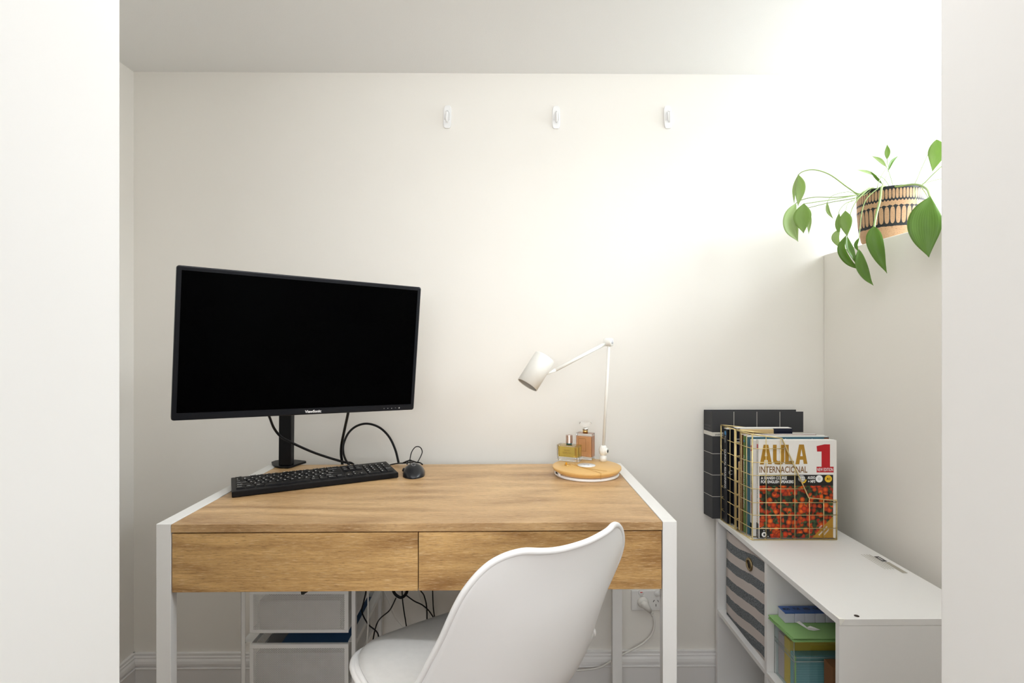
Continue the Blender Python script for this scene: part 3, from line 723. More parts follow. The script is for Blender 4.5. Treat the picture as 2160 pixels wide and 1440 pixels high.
bot2 = thing('perfume_bottle', 'taller square perfume bottle of orange liquid with a clear round stopper', 'perfume', (p2.x + 0.002, p2.y, ZT + 0.0273))
m_ = MB(P2); rect_prism(m_, 0.0280, 0.0160, 0, 0.086, 0.08); m_.build('glass_body', M_glass, bot2, bevel=0.002)
m_ = MB(P2); rect_prism(m_, 0.0250, 0.0130, 0.009, 0.0765, 0.05); m_.build('liquid', M_orange_liq, bot2, bevel=0.001)
m_ = MB(P2); m_.lathe([(0.0085, 0.0863), (0.0085, 0.094), (0.0070, 0.095)], seg=24); m_.build('gold_collar', M_gold, bot2)
m_ = MB(P2); m_.lathe([(0.0095, 0.0952), (0.0095, 0.101), (0.006, 0.103), (0.006, 0.106)], seg=24); m_.build('stopper_neck', M_silver, bot2)
m_ = MB(P2); m_.lathe([(0.0, 0.1055), (0.010, 0.106), (0.019, 0.112), (0.0205, 0.118), (0.018, 0.123), (0.0, 0.1235)], seg=36); part_label(m_.build('stopper', M_glass, bot2), 'clear glass stopper')
m_ = MB(P2)
for a, b in (((-0.0175, 0.028), (-0.0175, 0.069)), ((-0.0175, 0.069), (0.0075, 0.069)), ((0.0075, 0.069), (0.0075, 0.028)), ((0.0075, 0.028), (-0.0175, 0.028))):
    m_.tube([(a[0], -0.0165, a[1]), (b[0], -0.0165, b[1])], 0.00055, 5)
m_.build('label_outline', M_brownprint, bot2)

# ------------------------------------------------------------------ chair
CP = dict(X=-0.0609, Y=1.2213, head=-2.5273)
CR = [[-0.2517, 0.4968, 0.2135, -0.0109], [-0.2281, 0.5064, 0.2335, 0.0071], [-0.1329, 0.5047, 0.2532, 0.0327], [-0.0085, 0.4887, 0.2568, 0.051], [0.096, 0.4823, 0.2491, 0.0663], [0.1649, 0.5044, 0.2393, 0.0848], [0.2128, 0.5647, 0.2276, 0.0965], [0.2477, 0.6509, 0.2141, 0.0852], [0.275, 0.7394, 0.2041, 0.0652], [0.2924, 0.821, 0.2017, 0.0484], [0.309, 0.877, 0.1886, 0.0509], [0.3156, 0.8859, 0.1795, 0.0509]]
hc, hs = math.cos(CP['head']), math.sin(CP['head'])
def chw(x, y, z): return Vector((x * hc - y * hs + CP['X'], x * hs + y * hc + CP['Y'], z))
def c4(q):
    P = [Vector(r) for r in CR]; P = [2 * P[0] - P[1]] + P + [2 * P[-1] - P[-2]]
    m = len(P) - 3; q = max(0, min(m, q)); i = min(int(q), m - 1); t = q - i; a, b, c, d = P[i:i + 4]
    return 0.5 * ((2 * b) + (c - a) * t + (2 * a - 5 * b + 4 * c - d) * t * t + (3 * b - a - 3 * c + d) * t ** 3)
def shell_pt(v, u, lift=0.0):
    """v 0..11 front of the seat to top of the back, u -1..1 across"""
    q = max(0, (v - 8) / 3); r = max(0, (2.5 - v) / 2.5)
    if v > 8: v = 8 + 3 * q * math.sqrt(1 - u * u / 2)
    elif v < 2.5: v = 2.5 - 2.5 * r * math.sqrt(1 - u * u / 2)
    u = u * math.sqrt(1 - q * q / 2) * math.sqrt(1 - r * r / 2)
    s_, z_, hw, cu = c4(v); a = c4(v + 0.02); b = c4(v - 0.02)
    t = Vector((a[0] - b[0], a[1] - b[1])).normalized(); d = cu * abs(u) ** 2.2 + lift
    return chw(u * hw, s_ - t.y * d, z_ + t.x * d)
chair = thing('chair', 'white moulded shell chair with a pale seat pad turned towards the desk', 'chair', (CP['X'], CP['Y'], 0))
NU, NV = 36, 66; m_ = MB(); vs_ = []
for j in range(NV + 1):
    for i in range(NU + 1): vs_.append(shell_pt(11 * j / NV, -1 + 2 * i / NU))
m_.add(vs_, [(j * (NU + 1) + i, (j + 1) * (NU + 1) + i, (j + 1) * (NU + 1) + i + 1, j * (NU + 1) + i + 1) for j in range(NV) for i in range(NU)], 0, True)
sh = m_.build('shell', M_chair, chair, solid=0.007)
loop = [(11 * j / NV, 1) for j in range(NV)] + [(11, 1 - 2 * i / NU) for i in range(NU)] + [(11 - 11 * j / NV, -1) for j in range(NV)] + [(0, -1 + 2 * i / NU) for i in range(NU)]
m_ = MB(); m_.tube([shell_pt(v, u) for v, u in loop], 0.0060, 10, True); m_.build('rim', M_chair, chair)
m_ = MB(); vs_ = []; PN, PU = 30, 22
for j in range(PN + 1):
    for i in range(PU + 1):
        a = -1 + 2 * i / PU; b = -1 + 2 * j / PN
        # square to rounded pad
        aa = a; bb = b * math.sqrt(1 - 0.25 * a * a * (b > 0))
        ed = max(abs(a), abs(b)); lf = 0.006 + 0.017 * (1 - ed ** 5)
        vs_.append(shell_pt(2.75 + bb * 2.5, aa * 0.93, lf))
m_.add(vs_, [(j * (PU + 1) + i, (j + 1) * (PU + 1) + i, (j + 1) * (PU + 1) + i + 1, j * (PU + 1) + i + 1) for j in range(PN) for i in range(PU)], 0, True)
part_label(m_.build('seat_pad', M_pad, chair, solid=0.006), 'pale grey padded cushion')
for sx_, sy_ in ((-1, -1), (1, -1), (1, 1), (-1, 1)):
    m_ = MB(); m_.tube([chw(0.09 * sx_, 0.09 * sy_ - 0.02, 0.477), chw(0.225 * sx_, 0.225 * sy_ - 0.02, 0.0)], [0.017, 0.011], 14); m_.build('leg', M_beech, chair)
m_ = MB(); m_.tube([chw(-0.1, -0.11, 0.479), chw(0.1, 0.07, 0.479)], 0.008, 8); m_.tube([chw(0.1, -0.11, 0.479), chw(-0.1, 0.07, 0.479)], 0.008, 8)
m_.tube([chw(0, -0.02, 0.477), chw(0, -0.02, 0.486)], 0.06, 16); m_.build('leg_brace', M_black, chair)

# ------------------------------------------------------------------ wire mesh drawer trolley under the desk
CY0, CY1 = 1.562, 1.895; cx0 = at(508, 1300, CY0).x; cx1 = at(750.5, 1300, CY0).x
cart = thing('drawer_unit', 'white metal unit with perforated pull out drawers under the desk', 'drawer unit', ((cx0 + cx1) / 2, CY0, 0))
zt_c = 0.585; pt = 0.0125
m_ = MB()
for x0 in (cx0, cx1 - pt):
    for y0 in (CY0, CY1 - pt):
        m_.box(x0, x0 + pt, y0, y0 + 0.002, 0, zt_c); m_.box(x0 if x0 == cx0 else x0 + pt - 0.002, (x0 + 0.002) if x0 == cx0 else x0 + pt, y0, y0 + pt, 0, zt_c)
    m_.box(x0, x0 + pt, CY0 + 0.002, CY1, zt_c - 0.014, zt_c); m_.box(x0, x0 + pt, CY0 + 0.002, CY1, 0.05, 0.062)
m_.box(cx0 + pt, cx1 - pt, CY1 - 0.01, CY1, zt_c - 0.014, zt_c); m_.box(cx0 + pt, cx1 - pt, CY1 - 0.01, CY1, 0.05, 0.062)
m_.build('frame', M_white_metal, cart, bevel=0.0008)
dx0 = at(527, 1300, CY0 - 0.004).x; dx1 = at(735.5, 1300, CY0 - 0.004).x
zA = at(600, 1244, CY0 - 0.004).z; zB_ = at(600, 1334, CY0 - 0.004).z; zC_ = at(600, 1358, CY0 - 0.004).z
for z1_, z0_ in ((zA, zB_), (zC_, zC_ - (zA - zB_))):
    for x0, x1 in ((cx0 + 0.001, dx0 + 0.004), (dx1 - 0.004, cx1 - 0.001)):
        m_ = MB(); m_.box(x0, x1, CY0 + 0.004, CY1 - 0.012, z1_ + 0.001, z1_ + 0.0025); m_.box((x0 if x0 < dx0 else x1 - 0.0015), (x0 + 0.0015 if x0 < dx0 else x1), CY0 + 0.004, CY1 - 0.012, z1_ - 0.012, z1_ + 0.001)
        m_.build('runner', M_white_metal, cart)
    dr = None
    m_ = MB(); fr_ = 0.0115; yf = CY0 - 0.006
    m_.box(dx0, dx1, yf, yf + 0.0015, z1_ - fr_, z1_); m_.box(dx0, dx1, yf, yf + 0.0015, z0_, z0_ + 0.009)
    m_.box(dx0, dx0 + fr_, yf, yf + 0.0015, z0_ + 0.009, z1_ - fr_); m_.box(dx1 - fr_, dx1, yf, yf + 0.0015, z0_ + 0.009, z1_ - fr_)
    m_.box(dx0, dx1, yf + 0.0015, yf + 0.010, z1_ - 0.0012, z1_)
    for x0 in (dx0 + 0.002, dx1 - 0.0035):
        m_.box(x0, x0 + 0.0015, yf + 0.002, CY1 - 0.02, z1_ - 0.012, z1_); m_.box(x0, x0 + 0.0015, yf + 0.002, CY1 - 0.02, z0_, z0_ + 0.008)
    m_.box(dx0 + 0.002, dx1 - 0.002, CY1 - 0.02, CY1 - 0.0185, z1_ - 0.012, z1_)
    m_.box(dx0 + 0.002, dx1 - 0.002, yf + 0.002, CY1 - 0.02, z0_, z0_ + 0.0015)
    dr = m_.build('drawer', M_white_metal, cart, bevel=0.0006)
    m_ = MB().quad((dx0 + fr_, yf + 0.0007, z0_ + 0.009), (dx1 - fr_, yf + 0.0007, z0_ + 0.009), (dx1 - fr_, yf + 0.0007, z1_ - fr_), (dx0 + fr_, yf + 0.0007, z1_ - fr_))
    m_.build('perforated_front', M_mesh_front, dr)
    for x0 in (dx0 + 0.0025, dx1 - 0.0025):
        MB().quad((x0, yf + 0.003, z0_ + 0.008), (x0, CY1 - 0.02, z0_ + 0.008), (x0, CY1 - 0.02, z1_ - 0.012), (x0, yf + 0.003, z1_ - 0.012)).build('perforated_side', M_mesh_side, dr)
zl = zC_ - (zA - zB_)
def loose(name, lab, cat, p, mt, par=None, bevel=0.001):
    m_ = MB(); m_.hexa(p); return tag(m_.build(name, mt, bevel=bevel), lab, cat)
def tbox(x0, x1, y0, y1, z00, z01, z10, z11, th_):
    """slab whose underside heights are given for the four corners"""
    b = [(x0, y0, z00), (x1, y0, z01), (x1, y1, z11), (x0, y1, z10)]
    return b + [(x, y, z + th_) for x, y, z in b]
loose('blue_folder', 'dark blue folder lying in the lower perforated drawer', 'folder', tbox(at(600, 1345, 1.6).x, dx1 - 0.006, 1.575, 1.85, zl + 0.105, zl + 0.104, zl + 0.108, zl + 0.110, 0.010), M_folder)
loose('grey_folder', 'grey folder beside the blue one in the lower perforated drawer', 'folder', tbox(dx0 + 0.030, at(598, 1345, 1.6).x - 0.004, 1.58, 1.85, zl + 0.092, zl + 0.092, zl + 0.10, zl + 0.10, 0.012), M_greyfolder)
loose('paper_stack', 'pile of papers under the folders in the lower perforated drawer', 'papers', tbox(dx0 + 0.012, dx1 - 0.012, 1.57, 1.86, zl + 0.0018, zl + 0.0018, zl + 0.0018, zl + 0.0018, 0.088), mat('grey_paper_pile', (0.42, 0.44, 0.46), 0.8, noise=0.25, nscale=25))
zu = zB_
loose('notebook', 'pale notebook behind the front of the upper perforated drawer', 'notebook', tbox(dx0 + 0.020, dx1 - 0.030, 1.575, 1.84, zu + 0.0018, zu + 0.0018, zu + 0.0018, zu + 0.0018, 0.082), mat('pale_notebook', (0.50, 0.49, 0.48), 0.8, noise=0.2, nscale=20))
loose('dark_pouch', 'dark pouch on top of the notebook in the upper perforated drawer', 'pouch', tbox(dx0 + 0.03, dx1 - 0.06, 1.60, 1.82, zu + 0.084, zu + 0.084, zu + 0.084, zu + 0.084, 0.030), mat('dark_pouch_cloth', (0.02, 0.02, 0.02), 0.9), bevel=0.008)
m_ = MB(); xt = at(640, 1245, 1.55).x
m_.prism([(xt - 0.009, 0, zA + 0.0015), (xt + 0.018, 0, zA + 0.0015), (xt + 0.012, 0, zA - 0.003), (xt - 0.002, 0, zA - 0.012), (xt - 0.008, 0, zA - 0.011)], (0, CY0 - 0.0085, 0), (0, CY0 - 0.0065, 0))
m_.box(xt - 0.009, xt + 0.018, CY0 - 0.0085, CY0 + 0.04, zA + 0.0006, zA + 0.0022)
tag(m_.build('strap', mat('dark_strap', (0.03, 0.028, 0.025), 0.8)), 'dark strap tail hanging over the front of the upper perforated drawer', 'strap')

# ------------------------------------------------------------------ cables under the desk
def k7(x, y, d): return at(480 + x / 4.32, 1200 + y / 4.32, d)
def under(lab, pts, d, r, m_=None, name='cable', floor=True, top=True, g='cables hanging under the desk'):
    n_ = len(pts); d0_, d1_ = d if isinstance(d, tuple) else (d, d); P = [k7(x, y, d0_ + (d1_ - d0_) * min(1, i / (n_ - 1) * 1.6)) for i, (x, y) in enumerate(pts)]; d = d0_
    if top: P = [Vector((P[0].x, P[0].y, min(P[0].z + 0.05, 0.684 if d < 1.85 else 0.78)))] + P
    if floor:
        e = P[-1]; P += [Vector((e.x + 0.005, e.y, e.z * 0.55)), Vector((e.x + 0.01, e.y - 0.01, 0.03))]
    o = MB().tube(crom(P, 60), r, 6).build(name, m_ or M_rubber); return tag(o, lab, 'cable', g)
under('black cable hanging right beside the drawer unit', [(1262, 190), (1240, 300), (1225, 390), (1280, 500), (1350, 560), (1375, 610), (1370, 710)], 1.60, 0.0023)
under('black cable running from the coiled loop down towards the drawer unit', [(1535, 262), (1480, 370), (1400, 440), (1360, 500), (1330, 620), (1328, 720)], (1.86, 1.665), 0.0021, top=False)
under('black cable hanging straight down from the coiled loop', [(1590, 180), (1600, 330), (1640, 600)], 1.90, 0.0022)
under('black cable curving right out of the coiled loop', [(1620, 232), (1700, 290), (1780, 330), (1850, 400), (1890, 505)], 1.875, 0.0024, top=False)
under('black cable hanging from the seam between the two desk drawers', [(1755, 180), (1790, 240), (1815, 350), (1818, 530)], 1.905, 0.0024)
under('straight black cable hanging rightmost under the desk', [(1868, 175), (1875, 350), (1893, 505)], 1.918, 0.0022)
under('white cable hanging straight along the drawer unit', [(1280, 190), (1281, 500), (1270, 745)], 1.585, 0.0021, M_cord)
under('white cable curving to the right behind the chair seat', [(1425, 180), (1480, 320), (1530, 440), (1600, 520), (1672, 585)], 1.86, 0.0027, M_cord)
under('white cable slanting behind the black ones near the drawer seam', [(1740, 180), (1790, 340), (1880, 500)], 1.925, 0.0027, M_cord)
P = [k7(1490, 120, 1.87), k7(1505, 180, 1.868), k7(1530, 230, 1.866), k7(1580, 258, 1.865), k7(1622, 230, 1.866), k7(1640, 180, 1.868), k7(1650, 120, 1.87)]
tag(MB().tube(crom(P, 40), 0.0052, 8).build('cable_coil', M_rubber), 'thick black coil of cable looping below the desk drawers', 'cable')

# ------------------------------------------------------------------ power outlet with plug
px0, px1 = at(1331, 1264, YW).x, at(1398, 1264, YW).x; oz1 = at(1360, 1243, YW).z; oz0 = at(1360, 1285.5, YW).z
out = thing('power_outlet', 'white double power outlet on the back wall beside the desk leg', 'power outlet', ((px0 + px1) / 2, YW, (oz0 + oz1) / 2))
m_ = MB().box(px0, px1, YW - 0.008, YW, oz0, oz1); m_.build('wall_plate', M_outlet, out, bevel=0.003)
m_ = MB()
q0 = at(1343.5, 1246, YW - 0.008); q1 = at(1394.5, 1282, YW - 0.008)
m_.box(q0.x, q1.x, YW - 0.0092, YW - 0.0078, q1.z, q0.z); m_.build('socket_face', M_outlet, out, bevel=0.001)
for sx_, sy_, red in ((1352, 1249.5, 1), (1385.6, 1250.5, 0)):
    c = at(sx_, sy_, YW - 0.009); m_ = MB(); m_.lathe([(0.0098, 0), (0.0098, 0.004), (0.0085, 0.0052), (0, 0.0056)], c, (0, -1, 0), seg=24)
    s_ = m_.build('switch', M_outlet, out)
    if red: MB().box(c.x - 0.004, c.x + 0.004, YW - 0.0152, YW - 0.0142, c.z + 0.002, c.z + 0.005).build('switch_mark', M_redtab, s_)
for a, b, r_ in ((1379, 1267, 28), (1388, 1267, -28), (1383.4, 1276, 0)):
    c = at(a, b, YW - 0.0092); m_ = MB(Matrix.Translation(c) @ Matrix.Rotation(math.radians(r_), 4, 'Y')); m_.box(-0.0009, 0.0009, -0.0012, 0.0005, -0.0042, 0.0042); m_.build('slot', M_hole, out)
c = at(1356, 1269, YW - 0.012)
plug = thing('power_plug', 'white plug in the outlet with its cord trailing along the skirting', 'plug', c)
m_ = MB(); m_.lathe([(0.0, 0.0), (0.019, 0.0), (0.020, 0.003), (0.020, 0.010), (0.017, 0.014), (0.010, 0.020), (0.0, 0.022)], (c.x, YW - 0.0095, c.z), (0, -1, 0), seg=28)
bd = at(1372, 1289, YW - 0.018); m_.tube([Vector((c.x - 0.006, YW - 0.024, c.z + 0.008)), Vector((c.x, YW - 0.026, c.z)), Vector(((c.x + bd.x) / 2, YW - 0.022, (c.z + bd.z) / 2)), bd], [0.008, 0.0145, 0.0115, 0.0068], 16)
m_.build('plug_body', M_cord, plug)
m_ = MB(); be = at(1378, 1300, YW - 0.017)
for k in range(5):
    p = bd.lerp(be, k / 4.5); m_.tube([p, p + (be - bd).normalized() * 0.0028], [0.0062 - 0.0004 * k, 0.0058 - 0.0004 * k], 12)
m_.tube([bd, be], 0.0042, 10); m_.build('strain_relief', M_cord, plug)
cp_ = [be, at(1380.5, 1315, YW - 0.018), at(1376, 1335, YW - 0.018), at(1362, 1351.5, YW - 0.020), at(1341, 1366, YW - 0.030), at(1312, 1381, YW - 0.032), at(1287, 1395.5, YW - 0.034), at(1263, 1408, YW - 0.034), at(1227, 1413, YW - 0.034), at(1180, 1416, YW - 0.034), at(1120, 1432, YW - 0.036)]
m_ = MB(); m_.tube(crom(cp_, 80), 0.0033, 10); m_.build('cord', M_cord, plug)

# ------------------------------------------------------------------ white cube shelf
SY0, SY1, SX0, SX1 = 1.206, 1.925, 0.7437, 1.092; ZS = H - 0.6225; tt = 0.0145
shelf = thing('cube_shelf', 'low white cube shelf along the right wall holding the wire file holders', 'shelf', (SX0, SY0, 0))
def sbox(n, *a, bev=0.0006): return MB().box(*a).build(n, M_melamine, shelf, bevel=bev)
sbox('top_panel', SX0, SX1, SY0, SY1, ZS - tt, ZS)
sbox('end_panel', SX0 + 0.0005, SX1, SY0 + 0.0006, SY0 + tt, 0, ZS - tt - 0.0004)
sbox('end_panel', SX0 + 0.0005, SX1, SY1 - tt, SY1 - 0.0006, 0, ZS - tt - 0.0004)
ym = 1.553; ZM = H - 0.9483
sbox('divider', SX0 + 0.001, SX1 - 0.005, ym - tt / 2, ym + tt / 2, ZM, ZS - tt - 0.0004)
sbox('divider', SX0 + 0.001, SX1 - 0.005, ym - tt / 2, ym + tt / 2, tt, ZM - tt)
sbox('middle_shelf', SX0 + 0.001, SX1 - 0.005, SY0 + tt + 0.0004, SY1 - tt - 0.0004, ZM - tt + 0.0003, ZM - 0.0003)
sbox('bottom_panel', SX0 + 0.001, SX1 - 0.005, SY0 + tt + 0.0004, SY1 - tt - 0.0004, 0, tt)
sbox('back_panel', SX1 - 0.0045, SX1 - 0.0005, SY0 + tt + 0.0004, SY1 - tt - 0.0004, tt, ZS - tt - 0.0004)
c = onz(1807, 1298.5, ZS + 0.0003); m_ = MB(); m_.lathe([(0.0055, 0), (0.0055, 0.0003)], c, seg=20); part_label(m_.build('screw_hole', M_hole, shelf), 'dark screw hole in the top')
m_ = MB(); m_.prism([(SX0 - 0.0006, 0, ZS + 0.0006), (SX0 + 0.014, 0, ZS + 0.0008), (SX0 + 0.002, 0, ZS - 0.014)], (0, SY0 - 0.0012, 0), (0, SY0 + 0.0004, 0))
m_.prism([(SX0 - 0.0006, SY0 - 0.001, 0), (SX0 + 0.010, SY0 - 0.001, 0), (SX0 - 0.0006, SY0 + 0.028, 0)], (0, 0, ZS + 0.0002), (0, 0, ZS + 0.0012))
part_label(m_.build('chipped_corner', M_chip, shelf), 'torn laminate on the corner')
# old sticker on the top
def onS(x, y, e=0.0004): return onz(x, y, ZS + e)
stk = MB(); a_, b_, c_, d_ = onS(1844, 1173), onS(1856, 1173), onS(1869.5, 1183.8), onS(1860.5, 1184)
xi = (a_.x + d_.x) / 2 - 0.0; xo = min((b_.x + c_.x) / 2, SX1 - 0.004); y_n, y_f = onS(1866, 1184).y, onS(1850, 1173).y
stk.add([(xi, y_n, ZS + 0.0005), (xo, y_n, ZS + 0.0005), (xo, y_f, ZS + 0.0005), (xi, y_f, ZS + 0.0005)], [(0, 1, 2, 3)], 0)
for k in range(3):
    yy = y_f - (y_f - y_n) * (0.2 + 0.24 * k)
stk.text('Furniture', (xi + (xo - xi) * 0.30, y_f - 0.008, ZS + 0.0008), (0, -1, 0), (1, 0, 0), (y_f - y_n) - 0.016, (xo - xi) * 0.42, 1, 0.04)
ys0, ys1 = onS(1886, 1197).y, onS(1840, 1172).y
for k in range(4):
    xx = xi - 0.006 - 0.0075 * k
    n_ = 26 - 3 * k
    for j in range(n_):
        ya = ys1 + 0.01 - (ys1 - ys0 + 0.02) * j / n_
        stk.add([(xx, ya, ZS + 0.0005), (xx + 0.0030, ya, ZS + 0.0005), (xx + 0.0030, ya - 0.0035, ZS + 0.0005), (xx, ya - 0.0035, ZS + 0.0005)], [(0, 1, 2, 3)], 2)
for k in range(5):
    xx = xi + (xo - xi) * (0.08 + 0.2 * k)
    for j in range(14):
        ya = y_n - 0.004 - 0.0052 * j
        stk.add([(xx, ya, ZS + 0.0005), (xx + 0.0030, ya, ZS + 0.0005), (xx + 0.0030, ya - 0.0042, ZS + 0.0005), (xx, ya - 0.0042, ZS + 0.0005)], [(0, 1, 2, 3)], 2)
part_label(stk.build('sticker_print', [M_blackprint, M_print_white, mat('faded_print', (0.45, 0.42, 0.35), 0.6)], shelf), 'faded sticker with a black box and small print')

# fabric storage bin in the far cube
BX0, BY0, BY1, BZ0, BZ1 = 0.765, 1.5645, 1.876, ZM + 0.0005, ZS - tt - 0.012
bin_ = thing('storage_bin', 'grey and cream striped fabric bin with a metal grommet in the cube shelf', 'storage bin', (BX0, 1.72, ZM))
m_ = MB()
NYB, NZB = 14, 12
m_.box(BX0 + 0.004, BX0 + 0.30, BY0, BY0 + 0.003, BZ0, BZ1); m_.box(BX0 + 0.004, BX0 + 0.30, BY1 - 0.003, BY1, BZ0, BZ1)
m_.box(BX0 + 0.297, BX0 + 0.30, BY0 + 0.003, BY1 - 0.003, BZ0, BZ1); m_.box(BX0 + 0.004, BX0 + 0.297, BY0 + 0.003, BY1 - 0.003, BZ0, BZ0 + 0.003)
m_.build('bin_body', M_stripe, bin_)
m_ = MB(); vs_ = []
for j in range(NZB + 1):
    for i in range(NYB + 1):
        a, b = i / NYB, j / NZB
        vs_.append((BX0 - 0.004 * math.sin(PI * a) * math.sin(PI * b) + 0.0006 * math.sin(9 * a + 5 * b), BY0 + (BY1 - BY0) * a, BZ0 + (BZ1 - BZ0) * b))
m_.add(vs_, [(j * (NYB + 1) + i, j * (NYB + 1) + i + 1, (j + 1) * (NYB + 1) + i + 1, (j + 1) * (NYB + 1) + i) for j in range(NZB) for i in range(NYB)], 0, True)
m_.build('front_panel', M_stripe, bin_, solid=0.004)
gc = at(1584, 1190, 1.691); gx = BX0 - 0.0055
m_ = MB(); m_.tube([(gx, gc.y + 0.0165 * math.cos(a), gc.z + 0.0165 * math.sin(a)) for a in [2 * PI * k / 32 for k in range(32)]], 0.0042, 8, True); m_.build('grommet', mat('antique_brass', (0.32, 0.24, 0.13), 0.35, metal=0.9), bin_)
m_ = MB(); m_.lathe([(0.0135, 0), (0.0135, 0.001)], (gx, gc.y, gc.z), (-1, 0, 0), seg=28); m_.build('grommet_hole', M_hole, bin_)

# ------------------------------------------------------------------ clear box of index cards and what lies on it
KX0, KX1, KY0, KY1, KZ0, KZ1 = 0.765, 0.985, 1.436, 1.541, ZM + 0.0005, H - 0.792
box = thing('clear_box', 'clear plastic index card box in the near cube of the shelf', 'box', (KX0, KY0, ZM))
m_ = MB(); t2 = 0.0016; lid = KZ1 - 0.062
def shell_box(m_, x0, x1, y0, y1, z0, z1, bottom=True):
    m_.box(x0, x1, y0, y0 + t2, z0, z1); m_.box(x0, x1, y1 - t2, y1, z0, z1); m_.box(x0, x0 + t2, y0 + t2, y1 - t2, z0, z1); m_.box(x1 - t2, x1, y0 + t2, y1 - t2, z0, z1)
    if bottom: m_.box(x0, x1, y0, y1, z0 - 0.0, z0 + t2)
shell_box(m_, KX0 + 0.002, KX1 - 0.002, KY0 + 0.002, KY1 - 0.002, KZ0, lid + 0.004); m_.build('tray', M_clear, box)
m_ = MB(); shell_box(m_, KX0, KX1, KY0, KY1, lid, KZ1, False); m_.box(KX0, KX1, KY0, KY1, KZ1, KZ1 + t2)
ld = m_.build('lid', M_clear, box)
m_ = MB()
for z_ in (lid, lid + 0.011, KZ1): m_.tube([(KX0, KY1, z_), (KX0, KY0, z_), (KX1, KY0, z_)], 0.0007 if z_ != lid else 0.0012, 5)
for x_, y_ in ((KX0, KY0), (KX0, KY1)): m_.tube([(x_, y_, KZ0), (x_, y_, KZ1)], 0.0009, 5)
m_.build('edge', M_clear_edge, box)
ih = KZ1 - 0.012
def cards(name, lab, y0, y1, mt, z1, x0=KX0 + 0.008):
    m_ = MB().box(x0, KX1 - 0.008, y0, y1, KZ0 + 0.003, z1); tag(m_.build(name, mt, bevel=0.001), lab, 'index cards', None)
cards('index_cards', 'pale pink index cards at the back of the clear box', 1.505, 1.536, M_card_pink, lid + 0.03)
cards('index_cards', 'yellow index cards in the middle of the clear box', 1.473, 1.503, M_card_yellow, lid + 0.035)
cards('index_cards', 'pale blue ruled index cards standing in the clear box', 1.4455, 1.471, M_card_blue, lid + 0.010)
m_ = MB().box(KX0 + 0.0045, KX0 + 0.0075, 1.4395, 1.4450, KZ0 + 0.003, lid + 0.012); tag(m_.build('index_cards', M_card_green), 'narrow green index card edge at the front corner of the clear box', 'index cards')
# sheets of green card on the lid
gz = KZ1 + t2 + 0.0006
m_ = MB()
for k in range(4):
    o_ = 0.0022 * ((k * 7) % 3); pl = [(0.752 - o_, KY0 - 0.022 + o_, 0), (1.03, KY0 - 0.022 + o_, 0), (1.03, KY1 - 0.003, 0), (0.744 + o_, KY1 - 0.004, 0)]
    m_.prism(pl, (0, 0, gz + k * 0.0028), (0, 0, gz + k * 0.0028 + 0.0021))
tag(m_.build('green_card_stack', M_card_green2, bevel=0.0006), 'stack of green ruled cards on the clear box lid', 'cards')
gz2 = gz + 4 * 0.0028 - 0.0006
pb_ = thing('pill_box', 'seven day pill box with blue lids on the green cards', 'pill box', (0.77, 1.49, gz2))
pw_ = 0.0285
m_ = MB()
for k in range(7):
    x0 = 0.768 + k * pw_
    m_.box(x0 + 0.0007, x0 + pw_ - 0.0007, 1.490, 1.528, gz2 + 0.0004, gz2 + 0.0265)
m_.box(0.769, 0.768 + 7 * pw_ - 0.001, 1.492, 1.527, gz2 + 0.0004, gz2 + 0.024)
m_.build('tray', M_pill, pb_, bevel=0.0015)
for k, dname in enumerate(('MON', 'TUE', 'WED', 'THU', 'FRI', 'SAT', 'SUN')):
    x0 = 0.768 + k * pw_
    m_ = MB(); m_.box(x0 + 0.0004, x0 + pw_ - 0.0004, 1.4895, 1.5285, gz2 + 0.0267, gz2 + 0.0290)
    m_.text(dname, (x0 + 0.005, 1.505, gz2 + 0.0293), (1, 0, 0), (0, 1, 0), 0.019, 0.012, 1, 0.04)
    m_.build('lid', [M_pill_blue, M_blackprint], pb_)
m_ = MB(); a0 = Vector((0.795, 1.482, gz2 + 0.0012))
pr = [(0, 0), (0.012, 0.004), (0.020, -0.018), (0.030, -0.016), (0.050, -0.030), (0.030, -0.034), (0.018, -0.030), (0.010, -0.012)]
zz_ = [0.006, 0.007, 0.001, 0.004, 0.0005, 0.0006, 0.0006, 0.002]
m_.add([(a0.x + x_, a0.y + y_, a0.z + z_) for (x_, y_), z_ in zip(pr, zz_)], [(0, 1, 2, 7), (2, 3, 4, 5), (2, 5, 6, 7)])
tag(m_.build('paper_scrap', M_paper, solid=0.0004), 'crumpled scrap of white paper in front of the pill box', 'paper')
bx = at(1757, 1408, 1.385)
m_ = MB(); m_.box(bx.x, bx.x + 0.10, 1.385, 1.425, ZM + 0.0005, bx.z)
tag(m_.build('small_carton', M_cardboard, bevel=0.0008), 'small brown cardboard box in front of the clear box', 'box')

